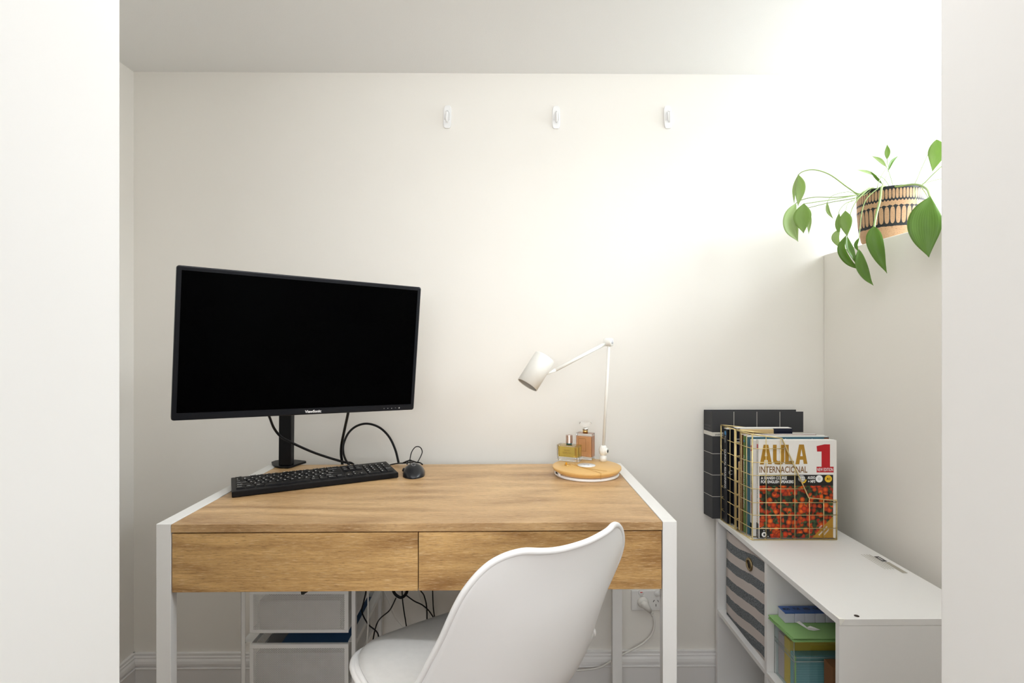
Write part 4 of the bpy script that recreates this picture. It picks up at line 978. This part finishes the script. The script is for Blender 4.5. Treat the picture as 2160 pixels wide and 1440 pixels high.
# ------------------------------------------------------------------ wire file holders
def holder(lab, y0, y1, x0f, x0b, xr_):
    zf = [H - (917 - 720) / F * 1.687, H - (925 - 720) / F * 1.687, H - (1051 - 720) / F * 1.687, H - (1057 - 720) / F * 1.687]
    base = ZS + 0.0022
    xa = at(1649, 925, 1.687).x; xb = at(1705.6, 1051, 1.687).x; xe = at(1764.7, 1057, 1.687).x
    X0 = at(1587, 917, 1.687).x
    prof_ = [(X0, zf[0]), (xa, zf[1]), (xb, zf[2]), (xe, zf[3])]
    sh_ = lambda x, y: x + (x0f - X0) * (1 if y == y0 else 0) + (x0b - X0) * (1 if y == y1 else 0) if x < X0 + 1e-6 else x + (xr_ - xe)
    t = thing('wire_file_holder', lab, 'file holder', ((x0f + xr_) / 2, (y0 + y1) / 2, ZS), 'gold wire file holders on the cube shelf')
    def top_z(x):
        for (a, za), (b, zb2) in zip(prof_, prof_[1:]):
            if a <= x <= b: return za + (zb2 - za) * (x - a) / (b - a)
        return zf[3]
    rim = MB(); R_ = 0.0023
    for y in (y0, y1):
        rim.tube([(sh_(x, y), y, z) for x, z in prof_] + [(sh_(xe, y), y, base)], R_, 8)
        rim.tube([(sh_(X0, y), y, zf[0]), (sh_(X0, y), y, base), (sh_(xe, y), y, base)], R_, 8)
    for x, z in ((X0, zf[0]), (X0, base), (xe, zf[3]), (xe, base)):
        rim.tube([(sh_(x, y0), y0, z), (sh_(x, y1), y1, z)], R_, 8)
    rim.build('frame', M_wire, t)
    gr = MB(); r_ = 0.00125
    hz = [H - (yy - 720) / F * 1.687 for yy in (946.7, 975.8, 1003.4, 1031.7, 1061, 1087.5, 1115.6)]
    vx = [at(pp, 1000, 1.687).x for pp in (1615.9, 1646.6, 1676.6, 1707.3, 1737.5)]
    for y, oy in ((y0, -0.0024), (y1, 0.0024)):
        for x in vx: gr.tube([(x + (xr_ - xe), y + oy * 0, base), (x + (xr_ - xe), y + oy * 0, top_z(x))], r_, 6)
        for z in hz:
            # where the profile ends at this height
            if z > zf[2]:
                xq = xa + (xb - xa) * (zf[1] - z) / (zf[1] - zf[2])
            elif z > zf[3] - 0.004: xq = vx[-1] + 0.003
            else: xq = xe + 0.003
            gr.tube([(sh_(X0, y), y + oy * 0.6, z), (xq + (xr_ - xe), y + oy * 0.6, z)], r_, 6)
    for z in hz:
        gr.tube([(x0f - 0.001, y0 - 0.001, z), (x0b - 0.001, y1 + 0.001, z)], r_, 6)
        if z < zf[3]: gr.tube([(xr_ + 0.001, y0 - 0.001, z), (xr_ + 0.001, y1 + 0.001, z)], r_, 6)
    for k in (1, 2):
        y = y0 + (y1 - y0) * k / 3; x = x0f + (x0b - x0f) * k / 3
        gr.tube([(x, y, base), (x, y, zf[0])], r_, 6); gr.tube([(xr_, y, base), (xr_, y, zf[3])], r_, 6); gr.tube([(x, y, base), (xr_, y, base)], r_, 6)
    for x in vx: gr.tube([(x + (xr_ - xe), y0, base), (x + (xr_ - xe), y1, base)], r_, 6)
    gr.build('wire_grid', M_wire, t)
    return base
HB = holder('gold wire file holder in front, holding the red and white language book', 1.687, 1.775, at(1587, 1141, 1.687).x, at(1552.5, 1120, 1.775).x, at(1764.7, 1141, 1.687).x)
holder('gold wire file holder at the back next to the wall binder', 1.783, 1.882, at(1550, 1115, 1.783).x, at(1521, 1094, 1.882).x, at(1764.7, 1141, 1.687).x)
BZ = HB + 0.0030

def book(name, lab, x0, x1, y0, y1, z1, mt, pages=M_paper, group='books in the wire file holders', z0=None, ct=0.0007):
    z0 = BZ if z0 is None else z0
    t = thing(name, lab, 'book', ((x0 + x1) / 2, (y0 + y1) / 2, z0), group)
    m_ = MB()
    m_.box(x0, x1, y0, y0 + ct, z0, z1); m_.box(x0, x1, y1 - ct, y1, z0, z1); m_.box(x0, x0 + ct, y0 + ct, y1 - ct, z0, z1)
    m_.build('cover', mt, t)
    MB().box(x0 + ct * 1.2, x1 - 0.0015, y0 + ct * 1.1, y1 - ct * 1.1, z0 + 0.001, z1 + 0.0006).build('pages', pages, t)
    return t
def cov(px, py, d=1.6915): return at(px, py, d)
# --- first language book
fy = 1.692
bx0 = at(1600.5, 1000, fy).x; bx1 = at(1764.8, 1000, fy).x; bz1 = at(1680, 928.5, fy).z
b1 = book('language_book', 'white language course book numbered 1 with a red fruit photo cover', bx0, bx1, fy, 1.709, bz1, M_bookwhite)
yy0 = fy - 0.0003
def flat(name, mt, poly, par, lay=1, lab=None):
    """a printed area on the front cover, given in photo pixels"""
    y_ = fy - 0.00025 * lay
    m_ = MB(); m_.add([(at(a, b, y_).x, y_, at(a, b, y_).z) for a, b in poly], [tuple(range(len(poly)))])
    o = m_.build(name, mt, par)
    if lab: part_label(o, lab)
    return o
def ctext(name, s_, mt, x0, x1, y0, y1, par, lay=1, bold=0.02, sp=1.0):
    y_ = fy - 0.00025 * lay; a = at(x0, y1, y_); b = at(x1, y0, y_)
    m_ = MB(); m_.text(s_, (a.x, y_, a.z), (1, 0, 0), (0, 0, 1), b.x - a.x, b.z - a.z, 0, bold, sp); return m_.build(name, mt, par)
LET = {'A': [[(145, 1130), (235, 655), (350, 655), (435, 1120), (345, 1120), (330, 1020), (255, 1020), (240, 1130)]],
       'U': [[(460, 655), (548, 655), (548, 1010), (460, 1010)], [(645, 655), (735, 655), (735, 1010), (645, 1010)], [(460, 1010), (470, 1070), (510, 1120), (597, 1132), (685, 1120), (725, 1070), (735, 1010), (645, 1010), (635, 1040), (597, 1052), (558, 1040), (548, 1010)]],
       'L': [[(752, 655), (838, 655), (838, 1120), (752, 1120)], [(838, 1045), (962, 1045), (962, 1120), (838, 1120)]]}
LET['AA'] = [[(a + 852, b - 5) for a, b in q] for q in LET['A']]
for q_ in ('A', 'U', 'L', 'AA'):
    y_ = fy - 0.0003; m_ = MB()
    for pl in LET[q_]:
        m_.add([(at(1590 + a / 11.37, 880 + b / 11.37, y_).x, y_, at(1590 + a / 11.37, 880 + b / 11.37, y_).z) for a, b in pl], [tuple(range(len(pl)))])
    m_.build('title_letter', M_mustard, b1)
for o_ in (0, 852):
    y_ = fy - 0.0006; m_ = MB(); m_.add([(at(1590 + (a + o_) / 11.37, 880 + b / 11.37, y_).x, y_, at(1590 + (a + o_) / 11.37, 880 + b / 11.37, y_).z) for a, b in ((264, 930), (292, 760), (322, 930))], [(0, 1, 2)])
    m_.build('letter_counter', M_bookwhite, b1)
ctext('title', 'INTERNACIONAL', M_brownprint, 1602, 1703, 983, 997, b1, bold=0.015)
flat('number', M_redprint, [(1722.5, 940.5), (1739, 936.8), (1750.8, 936.8), (1750.8, 984), (1758.5, 984), (1758.5, 996), (1722.5, 996), (1722.5, 984), (1733, 984), (1733, 952), (1723.5, 952)], b1, lab='large red figure 1')
ctext('edition', 'NEW EDITION', M_print_white, 1724, 1757, 986.5, 993.5, b1, 2, 0.01)
flat('black_panel', M_blackprint, [(1602, 1001), (1757.5, 1001), (1757.5, 1024), (1602, 1024)], b1)
fruit = flat('fruit_photo', M_fruit, [(1602, 1024), (1757.5, 1024), (1757.5, 1134), (1602, 1134)], b1, 1, 'printed photo of red mandarins')
ctext('subtitle', 'A SPANISH COURSE', M_print_white, 1605, 1660, 1004.5, 1011, b1, 2, 0.03)
ctext('subtitle', 'FOR ENGLISH SPEAKERS', M_print_white, 1605, 1674, 1012.5, 1019, b1, 2, 0.03)
ctext('subtitle', 'AUDIO', M_print_white, 1703.5, 1719.5, 1004, 1010, b1, 2, 0.03)
ctext('subtitle', '+ MP3', M_print_white, 1704.5, 1719.5, 1012, 1018, b1, 2, 0.03)
def disc(name, mt, cx_, cy_, r_, par, lay=2, lab=None):
    return flat(name, mt, [(cx_ + r_ * math.cos(a), cy_ + r_ * math.sin(a)) for a in [2 * PI * k / 28 for k in range(28)]], par, lay, lab)
disc('audio_disc', M_print_white, 1728, 1009.5, 7.6, b1); disc('audio_disc', M_print_grey, 1728, 1009.5, 2.6, b1, 3); disc('audio_disc', M_print_white, 1728, 1009.5, 1.6, b1, 4)
disc('level_badge', M_yellowprint, 1747.3, 1009.5, 7.6, b1, lab='yellow level badge'); ctext('level_text', 'A1', M_blackprint, 1743.5, 1751, 1007, 1012, b1, 3, 0.03)
disc('globe', M_print_white, 1691, 1009, 7.2, b1)
m_ = MB(); gq = at(1691, 1009, fy); s7 = 7.2 / F * fy
for k in (-0.6, 0, 0.6):
    m_.tube([(gq.x + k * s7 * math.cos(a) if False else gq.x + k * s7 * math.sqrt(max(0, 1 - t_ * t_)), fy - 0.0008, gq.z + t_ * s7) for a, t_ in [(0, -0.98 + 0.196 * j) for j in range(11)]], 0.0004, 4)
    h_ = math.sqrt(1 - k * k); m_.tube([(gq.x - h_ * s7, fy - 0.0008, gq.z + k * s7), (gq.x + h_ * s7, fy - 0.0008, gq.z + k * s7)], 0.0004, 4)
m_.build('globe_lines', M_blackprint, b1)
flat('globe_arrow', M_yellowprint, [(1691, 1017), (1697, 1015), (1700, 1010), (1701.5, 1013), (1698, 1018), (1692, 1020)], b1, 4)
flat('corner_ribbon', M_mustard, [(1713, 1134), (1757.5, 1088), (1757.5, 1134)], b1, 2, 'mustard corner triangle')
y_ = fy - 0.0008; dv = Vector((1, 0, 1)).normalized(); du = Vector((-1, 0, 1)).normalized()
for s_, ax_, ay_, ln in (('WITH', 1728.5, 1115.5, 0.014), ('SPANISH - ENGLISH', 1728.5, 1129.5, 0.038), ('GLOSSARY', 1739, 1128.5, 0.024)):
    a = at(ax_, ay_, y_); m_ = MB(); m_.text(s_, a, Vector((0.68, 0, 0.73)), Vector((-0.73, 0, 0.68)), ln, 0.0046, 0, 0.02); m_.build('ribbon_text', M_print_white, b1)
flat('publisher_panel', M_blackprint, [(1602, 1112), (1624, 1112), (1624, 1134), (1602, 1134)], b1, 2)
ctext('publisher_name', 'difusion', M_print_white, 1605, 1621, 1111.5, 1115, b1, 3, 0.01)
# publisher mark: drop shape with a hole, accent and dot
def ringflat(cx_, cy_, r0, r1, lay=3):
    y_ = fy - 0.00025 * lay; m_ = MB(); n_ = 28; vs_ = []
    for r_ in (r0, r1):
        for k in range(n_):
            a = 2 * PI * k / n_; p = at(cx_ + r_ * math.cos(a) * (1 if r_ == r1 else 0.75), cy_ + r_ * math.sin(a), y_); vs_.append((p.x, y_, p.z))
    m_.add(vs_, [(k, (k + 1) % n_, n_ + (k + 1) % n_, n_ + k) for k in range(n_)]); return m_
mk = ringflat(1612, 1127, 2.6, 5.4)
for poly in ([(1610, 1119.5), (1611.5, 1117), (1613, 1119.5)], [(1614, 1117.5), (1616, 1116), (1615.5, 1119)], [(1619.2, 1130), (1621, 1130), (1621, 1132), (1619.2, 1132)]):
    mk.add([(at(a, b, fy - 0.00075).x, fy - 0.00075, at(a, b, fy - 0.00075).z) for a, b in poly], [(0, 1, 2) if len(poly) == 3 else (0, 1, 2, 3)])
mk.build('publisher_mark', M_print_white, b1)

def spine_text(par, s_, x, ym_, z0_, z1_, hgt, mt, up=True, bold=0.015, name='spine_text'):
    m_ = MB(); xx = x - 0.0003
    if up: m_.text(s_, (xx, ym_ - hgt / 2, z0_), (0, 0, 1), (0, 1, 0), z1_ - z0_, hgt, 0, bold)
    else: m_.text(s_, (xx, ym_ + hgt / 2, z1_), (0, 0, -1), (0, -1, 0), z1_ - z0_, hgt, 0, bold)
    return m_.build(name, mt, par)
def zpx(y, d): return H - (y - 720) / F * d
def spine_block(par, x, y0, y1, z0_, z1_, mt, name='spine_print'):
    return MB().quad((x - 0.0002, y0, z0_), (x - 0.0002, y1, z0_), (x - 0.0002, y1, z1_), (x - 0.0002, y0, z1_)).build(name, mt, par)
# the spine text of book one: reads upwards; the figure stands on the spine
ysm = 1.7005
spine_block(b1, bx0, fy + 0.001, 1.7085, zpx(1137, fy), zpx(1106, fy), M_blackprint)
spine_text(b1, 'difusion', bx0 - 0.0002, ysm, zpx(1134, 1.7), zpx(1116, 1.7), 0.004, M_print_white)
spine_text(b1, 'AULA INTERNACIONAL 1', bx0, ysm, zpx(1105, 1.7), zpx(1054, 1.7), 0.0062, M_mustard)
spine_text(b1, 'NEW EDITION', bx0, ysm, zpx(1052, 1.7), zpx(1030, 1.7), 0.0056, M_blackprint)
spine_text(b1, 'A SPANISH COURSE FOR ENGLISH SPEAKERS', bx0, ysm, zpx(1027, 1.7), zpx(950, 1.7), 0.0048, M_print_grey)
m_ = MB(); m_.text('1', (bx0 - 0.0003, ysm + 0.004, zpx(948, 1.7)), (0, -1, 0), (0, 0, 1), 0.008, 0.016, 0, 0.02); m_.build('spine_number', M_redprint, b1)
# --- second language book
fy2 = 1.7105; x2 = at(1587.5, 1000, fy2).x
b2 = book('language_book', 'white language course book numbered 2 behind the first one', x2, at(1759, 1000, fy2).x, fy2, 1.7275, zpx(929, fy2), M_bookwhite)
ys2 = 1.719
spine_block(b2, x2, fy2 + 0.001, 1.727, zpx(1137, 1.71), zpx(1106, 1.71), M_blackprint)
spine_text(b2, 'difusion', x2 - 0.0002, ys2, zpx(1134, 1.72), zpx(1116, 1.72), 0.004, M_print_white)
spine_text(b2, 'AULA INTERNACIONAL 2', x2, ys2, zpx(1083, 1.72), zpx(1040, 1.72), 0.0062, M_redprint)
spine_text(b2, 'NUEVA EDICION', x2, ys2, zpx(1038, 1.72), zpx(1004, 1.72), 0.0056, M_blackprint)
spine_text(b2, 'CURSO DE ESPANOL', x2, ys2, zpx(1000, 1.72), zpx(952, 1.72), 0.0048, M_print_grey)
m_ = MB(); m_.text('2', (x2 - 0.0003, ys2 + 0.0045, zpx(952, 1.72)), (0, -1, 0), (0, 0, 1), 0.009, 0.019, 0, 0.05); m_.build('spine_number', M_redprint, b2)
# --- others in the front holder
y3 = 1.729; x3 = at(1577, 1000, y3).x
b3 = book('text_book', 'teal backed text book just behind the language books', x3, at(1748.5, 1000, y3).x, y3, 1.7415, zpx(922, y3), M_teal)
m_ = MB()
for xx, mt_ in ((1612, 0),):
    pass
for pxx in (1657, 1713):
    q = at(pxx, 927, y3 - 0.0004); m_.tube([(q.x - 0.006, q.y, q.z - 0.004), (q.x, q.y, q.z + 0.003), (q.x + 0.006, q.y, q.z - 0.004)], 0.0009, 5)
m_.build('cover_print', M_print_white, b3)
m_ = MB().quad(*[(at(a, b, y3 - 0.0003).x, y3 - 0.0003, at(a, b, y3 - 0.0003).z) for a, b in ((1738, 928), (1748, 928), (1748, 922.5), (1738, 922.5))]); m_.build('cover_patch', M_brownbook, b3)
y4 = 1.7425; x4 = at(1571, 1000, y4).x
b4 = book('nursing_book', 'green nursing text book with white spine lettering', x4, at(1742, 1000, y4).x, y4, 1.7548, zpx(920, y4), M_greenbook)
spine_text(b4, 'FUNDAMENTALS OF NURSING', x4, 1.7485, zpx(1072, 1.748), zpx(961, 1.748), 0.0065, M_print_white, False)
MB().add and None
m_ = MB(); m_.lathe([(0.0045, 0), (0.0045, 0.0003)], (x4, 1.7485, zpx(931, 1.748)), (-1, 0, 0), seg=16); m_.build('spine_badge', M_bluedot, b4)
y5 = 1.7557; x5 = at(1564, 1000, y5).x
b5 = book('history_book', 'brown backed book in the front wire file holder', x5, at(1722, 1000, y5).x, y5, 1.7660, zpx(917.0, y5), M_brownbook)
spine_text(b5, 'HEALTH AND SOCIETY', x5, 1.7606, zpx(1060, 1.76), zpx(975, 1.76), 0.005, M_tanbook)
y6 = 1.7667; x6 = at(1559, 1000, y6).x
b6 = book('slim_book', 'slim tan backed book last in the front wire file holder', x6, at(1690, 1000, y6).x, y6, 1.7728, zpx(975, y6), M_tanbook)
# --- books in the rear holder
y7 = 1.831; x7 = at(1533.5, 1000, y7).x
b7 = book('reasoning_book', 'black clinical reasoning book in the rear wire file holder', x7, at(1650, 1000, y7).x, y7, 1.862, zpx(906, y7), M_blackbook)
spine_text(b7, 'CLINICAL REASONING', x7, 1.846, zpx(1030, 1.846), zpx(948, 1.846), 0.012, M_print_white, False, 0.03)
m_ = MB(); m_.lathe([(0.008, 0), (0.008, 0.0003)], (x7, 1.846, zpx(914, 1.846)), (-1, 0, 0), seg=18); m_.build('spine_badge', M_bluedot, b7)
spine_text(b7, 'Pearson', x7, 1.846, zpx(934, 1.846), zpx(920, 1.846), 0.006, M_print_white, False)
a = at(1537, 1001, y7 - 0.0004); m_ = MB(); m_.text('CLINICAL', a, (1, 0, 0), (0, 0, 1), 0.085, 0.0155, 0, 0.01); m_.build('title', mat('dim_white_print', (0.45, 0.45, 0.46), 0.5), b7)
y8 = 1.794; x8 = at(1553.5, 1000, y8).x
b8 = book('navy_book', 'thick navy book standing upright in the rear wire file holder', x8, at(1671.5, 905, y8).x, y8, 1.822, zpx(904, y8), M_navy)
for zz1 in (926, 931.5):
    MB().box(x8 - 0.0004, x8 + 0.014, y8 - 0.0004, y8 + 0.012, zpx(zz1 + 1.4, y8), zpx(zz1, y8)).build('spine_stripe', M_print_white, b8)
y9 = 1.7855; x9 = at(1562, 1000, y9).x
b9 = book('cream_book', 'cream covered book with a worn top edge in the rear wire file holder', x9, at(1632, 905, y9).x, y9, 1.7928, zpx(905.5, y9), M_tanbook)

# ------------------------------------------------------------------ charcoal binder
yb0, yb1 = 1.893, 1.951; zb0 = ZS + 0.0008; zb1 = at(1600, 868, yb0).z
xa0 = at(1503, 1000, yb0).x; xb0 = at(1484.5, 1000, yb1).x; xr0 = at(1694.5, 1000, yb0).x
bd_ = thing('binder', 'large charcoal lever binder with white grid lines leaning at the wall behind the file holders', 'binder', ((xa0 + xr0) / 2, (yb0 + yb1) / 2, ZS))
th_ = 0.0024; M_dim = mat('dim_grey_print', (0.13, 0.13, 0.135), 0.6)
fr = [(xa0, yb0), (xr0, yb0)]
m_ = MB()
m_.prism([(xa0, yb0, 0), (xr0, yb0, 0), (xr0, yb0 + th_, 0), (xa0, yb0 + th_, 0)], (0, 0, zb0), (0, 0, zb1))
m_.prism([(xb0, yb1 - th_, 0), (xr0 + 0.004, yb1 - th_, 0), (xr0 + 0.004, yb1, 0), (xb0, yb1, 0)], (0, 0, zb0), (0, 0, zb1))
m_.prism([(xa0, yb0, 0), (xa0 + th_, yb0 + th_, 0), (xb0 + th_, yb1 - th_, 0), (xb0, yb1, 0)], (0, 0, zb0), (0, 0, zb1 - 0.0005))
def strip(z0_, z1_, mi, e=0.0004):
    m_.quad((xa0 - e, yb0 - e, z0_), (xr0, yb0 - e, z0_), (xr0, yb0 - e, z1_), (xa0 - e, yb0 - e, z1_), mi)
    dz = 0.0
    m_.quad((xb0 - e, yb1, z0_), (xa0 - e, yb0 - e, z0_), (xa0 - e, yb0 - e, z1_), (xb0 - e, yb1, z1_), mi)
for yy in (957.2, 1002.5, 1048): strip(zpx(yy + 0.5, yb0), zpx(yy - 0.5, yb0), 1)
strip(zpx(920.3, yb0), zpx(912, yb0), 1)
for xx in (1548, 1596.5, 1645):
    x_ = at(xx, 1000, yb0).x; m_.quad((x_ - 0.0008, yb0 - 0.0003, zb0), (x_ + 0.0008, yb0 - 0.0003, zb0), (x_ + 0.0008, yb0 - 0.0003, zb1), (x_ - 0.0008, yb0 - 0.0003, zb1), 1)
m_.build('cover', [M_binder, M_label_paper], bd_)
MB().box(xa0 + 0.012, xr0 - 0.012, yb0 + th_ + 0.003, yb1 - th_ - 0.004, zb0 + 0.004, zb1 - 0.018).build('papers', M_paper, bd_)
a = at(1509, 918.6, yb0 - 0.0008); m_ = MB(); m_.text('IMPORTANT', a, (1, 0, 0), (0, 0, 1), 0.055, 0.0062, 0, 0.0); m_.build('band_text', M_blackprint, bd_)
sd = Vector((xa0 - xb0, yb0 - yb1, 0)).normalized()
for k, s_ in enumerate(('HOUSE', 'NOTES')):
    m_ = MB(); m_.text(s_, Vector((xb0, yb1, zpx(899 + 7 * k, 1.92))) + sd * 0.006 + Vector((-0.0006, 0, 0)), sd, (0, 0, 1), 0.040, 0.006, 0, 0.0); m_.build('spine_text', M_dim, bd_)

# ------------------------------------------------------------------ potted plant on the ledge
PCX, PCY = XR + 0.098, 1.757
plant = thing('potted_plant', 'drooping broad leaved plant in a tan and black patterned pot on the window ledge', 'potted plant', (PCX, PCY, ZL))
m_ = MB(); m_.lathe([(0.0, 0.001), (0.066, 0.001), (0.073, 0.004), (0.080, 0.014), (0.089, 0.060), (0.0925, 0.110), (0.0935, 0.160), (0.0932, 0.170), (0.0915, 0.1715), (0.0895, 0.170), (0.0885, 0.140), (0.085, 0.06), (0.0, 0.05)], (PCX, PCY, ZL), seg=72)
m_.build('pot', M_pot, plant)
m_ = MB(); m_.lathe([(0.0875, 0.135), (0.05, 0.148), (0.0, 0.152)], (PCX, PCY, ZL), seg=32); m_.build('soil', M_soil, plant)
def c5p(p, d): return at(1600 + p[0] / 4.235, 280 + p[1] / 4.235, d)
ROOT = Vector((PCX, PCY, ZL + 0.148))
def stem(pts, d0, d1, r=0.0022, root=True, taper=0.6):
    n = len(pts); P = [c5p(p, d0 + (d1 - d0) * i / (n - 1)) for i, p in enumerate(pts)]
    if root:
        d_ = (P[0] - ROOT); P = [ROOT + Vector((d_.x * 0.25, d_.y * 0.25, -0.004)), ROOT + Vector((d_.x * 0.6, d_.y * 0.6, max(d_.z * 0.7, 0.025)))] + P
    C_ = crom(P, 44); rs = [r * (1 - (1 - taper) * i / 43) for i in range(44)]
    MB().tube(C_, rs, 7).build('stem', M_stem, plant)
def leaf(pts, hw, d0, d1, mt=None, fold=0.25, turn=0.0, pos=0.45, base=0.0):
    """hw in zoomed photo pixels; turn rolls the blade about its midrib"""
    n = len(pts); P = [c5p(p, d0 + (d1 - d0) * i / (n - 1)) for i, p in enumerate(pts)]
    C_ = crom(P, 26); W_ = hw / 4.235 / F * (d0 + d1) / 2; vs_ = []; uvs = []
    eye = Vector((0, 0, H))
    for i, p in enumerate(C_):
        t_ = i / 25; tg = (C_[min(i + 1, 25)] - C_[max(i - 1, 0)]).normalized()
        vw = (eye - p).normalized(); sd_ = tg.cross(vw).normalized(); nm = sd_.cross(tg).normalized()
        sd_ = (Matrix.Rotation(turn, 3, tg) @ sd_); nm = Matrix.Rotation(turn, 3, tg) @ nm
        e = math.log(0.5) / math.log(pos); w_ = W_ * 1.04 * (math.sin(PI * t_ ** e) ** 1.12 if 0 < t_ < 1 else 0.0); w_ = max(w_, 0.0003)
        for k in range(7):
            a = -1 + k / 3.0
            vs_.append(p + sd_ * (w_ * a) + nm * (w_ * fold * (abs(a) ** 1.3 - 0.3) + 0.04 * w_ * math.sin(t_ * 9 + a * 2))); uvs.append(((a + 1) / 2, t_))
    m_ = MB(); fs_ = [(i * 7 + k, i * 7 + k + 1, (i + 1) * 7 + k + 1, (i + 1) * 7 + k) for i in range(25) for k in range(6)]
    m_.add(vs_, fs_, 0, True); o = m_.build('leaf', mt or M_leaf_shade, plant, solid=0.0005)
    uv = o.data.uv_layers.new(name='UVMap')
    for pl in o.data.polygons:
        for li in pl.loop_indices: uv.data[li].uv = uvs[o.data.loops[li].vertex_index]
LP_ = M_leaf_lit
stem([(900, 545), (800, 490), (640, 375), (500, 330), (400, 345), (352, 378)], 1.70, 1.74, 0.0026)
leaf([(355, 372), (375, 500), (352, 655)], 46, 1.74, 1.74, LP_, 0.4, 0.3); leaf([(352, 378), (325, 500), (318, 640)], 22, 1.742, 1.75, LP_, 0.5, 0.9)
stem([(895, 550), (700, 575), (500, 575), (385, 600), (330, 632)], 1.70, 1.79, 0.0020)
leaf([(335, 628), (285, 740), (280, 860), (355, 972)], 62, 1.79, 1.79, LP_, 0.35, -0.4); leaf([(330, 690), (330, 800), (352, 960)], 42, 1.795, 1.79, LP_, 0.3, 0.8)
stem([(900, 548), (700, 590), (500, 620), (405, 635)], 1.695, 1.72, 0.0020)
leaf([(405, 630), (392, 760), (402, 897)], 70, 1.72, 1.71, M_leaf_mid, 0.22, 0.1)
stem([(890, 575), (650, 620), (445, 670)], 1.695, 1.80, 0.0018)
leaf([(445, 675), (452, 790), (448, 905)], 20, 1.80, 1.80, LP_)
stem([(930, 560), (800, 528), (660, 562), (612, 622)], 1.71, 1.78, 0.0012)
leaf([(612, 615), (622, 700), (668, 770)], 15, 1.78, 1.78, LP_)
stem([(880, 590), (780, 630), (725, 690), (718, 730)], 1.69, 1.70, 0.0014)
leaf([(720, 715), (712, 820), (722, 915)], 24, 1.70, 1.70, M_leaf_mid, 0.3, 0.4); leaf([(715, 860), (690, 940), (735, 1035)], 34, 1.705, 1.70, LP_, 0.3, 0.5)
stem([(870, 580), (800, 630), (776, 705)], 1.68, 1.665, 0.0013)
leaf([(775, 695), (780, 800), (792, 928)], 50, 1.665, 1.66, M_leaf_mid, 0.25, 0.15)
stem([(915, 565), (850, 650), (812, 760), (785, 920)], 1.68, 1.66, 0.0020)
leaf([(782, 915), (745, 1030), (810, 1150), (918, 1228)], 38, 1.66, 1.62, M_leaf_shade, 0.5, 0.5); leaf([(790, 920), (805, 1010), (838, 1090), (885, 1190)], 30, 1.655, 1.625, M_leaf_shade, 0.4, -0.5)
stem([(1050, 510), (965, 590), (925, 700), (905, 860), (898, 945)], 1.675, 1.64, 0.0018)
leaf([(900, 935), (872, 1000), (892, 1062)], 17, 1.64, 1.635, M_leaf_shade, 0.4, 0.5)
leaf([(895, 1040), (915, 1180), (965, 1290), (1027, 1364)], 44, 1.635, 1.58, M_leaf_shade, 0.35, -0.2, 0.38)
stem([(1100, 490), (1085, 600), (1050, 740), (1030, 860)], 1.665, 1.585, 0.0036, taper=0.9)
leaf([(1030, 835), (1035, 960), (1085, 1120), (1148, 1256)], 62, 1.585, 1.55, M_leaf_shade, 0.3, 0.0, 0.36)
stem([(1240, 480), (1400, 460), (1500, 500), (1540, 600)], 1.66, 1.425, 0.0032, taper=0.9)
leaf([(1535, 565), (1485, 740), (1485, 930), (1522, 1112)], 122, 1.425, 1.385, M_leaf_shade, 0.25, -0.1, 0.47)
stem([(1380, 480), (1400, 540), (1410, 635)], 1.665, 1.60, 0.0012); stem([(1430, 470), (1480, 520), (1515, 580)], 1.68, 1.56, 0.0018)
stem([(1060, 500), (1090, 400), (1145, 300), (1150, 225)], 1.70, 1.74, 0.0015); leaf([(1148, 240), (1152, 170), (1149, 102)], 21, 1.74, 1.74, M_leaf_mid, 0.3)
stem([(1205, 490), (1165, 350), (1140, 300)], 1.72, 1.76, 0.0014); leaf([(1143, 305), (1085, 245), (1010, 206)], 18, 1.76, 1.77, LP_, 0.3, 0.4)
stem([(1175, 490), (1120, 410), (1045, 378)], 1.71, 1.74, 0.0013); leaf([(1055, 382), (970, 350), (876, 330)], 14, 1.74, 1.74, LP_, 0.3, 0.5)
stem([(1140, 490), (1110, 460), (1090, 440)], 1.71, 1.73, 0.0010); leaf([(1110, 462), (1050, 400), (998, 342)], 11, 1.73, 1.74, M_leaf_shade, 0.3)
stem([(1100, 490), (1130, 410), (1160, 340)], 1.72, 1.75, 0.0013); leaf([(1155, 345), (1190, 260), (1252, 203)], 15, 1.75, 1.76, M_leaf_shade, 0.3, 0.4)
stem([(1390, 460), (1455, 320), (1520, 180), (1560, 90)], 1.72, 1.68, 0.0014); leaf([(1590, 60), (1590, 200), (1553, 348)], 62, 1.68, 1.66, M_leaf_mid, 0.25, 0.1, 0.4)
stem([(1455, 470), (1560, 370), (1660, 280), (1720, 240)], 1.74, 1.68, 0.0022); stem([(1500, 445), (1580, 422), (1660, 408)], 1.75, 1.70, 0.0013)
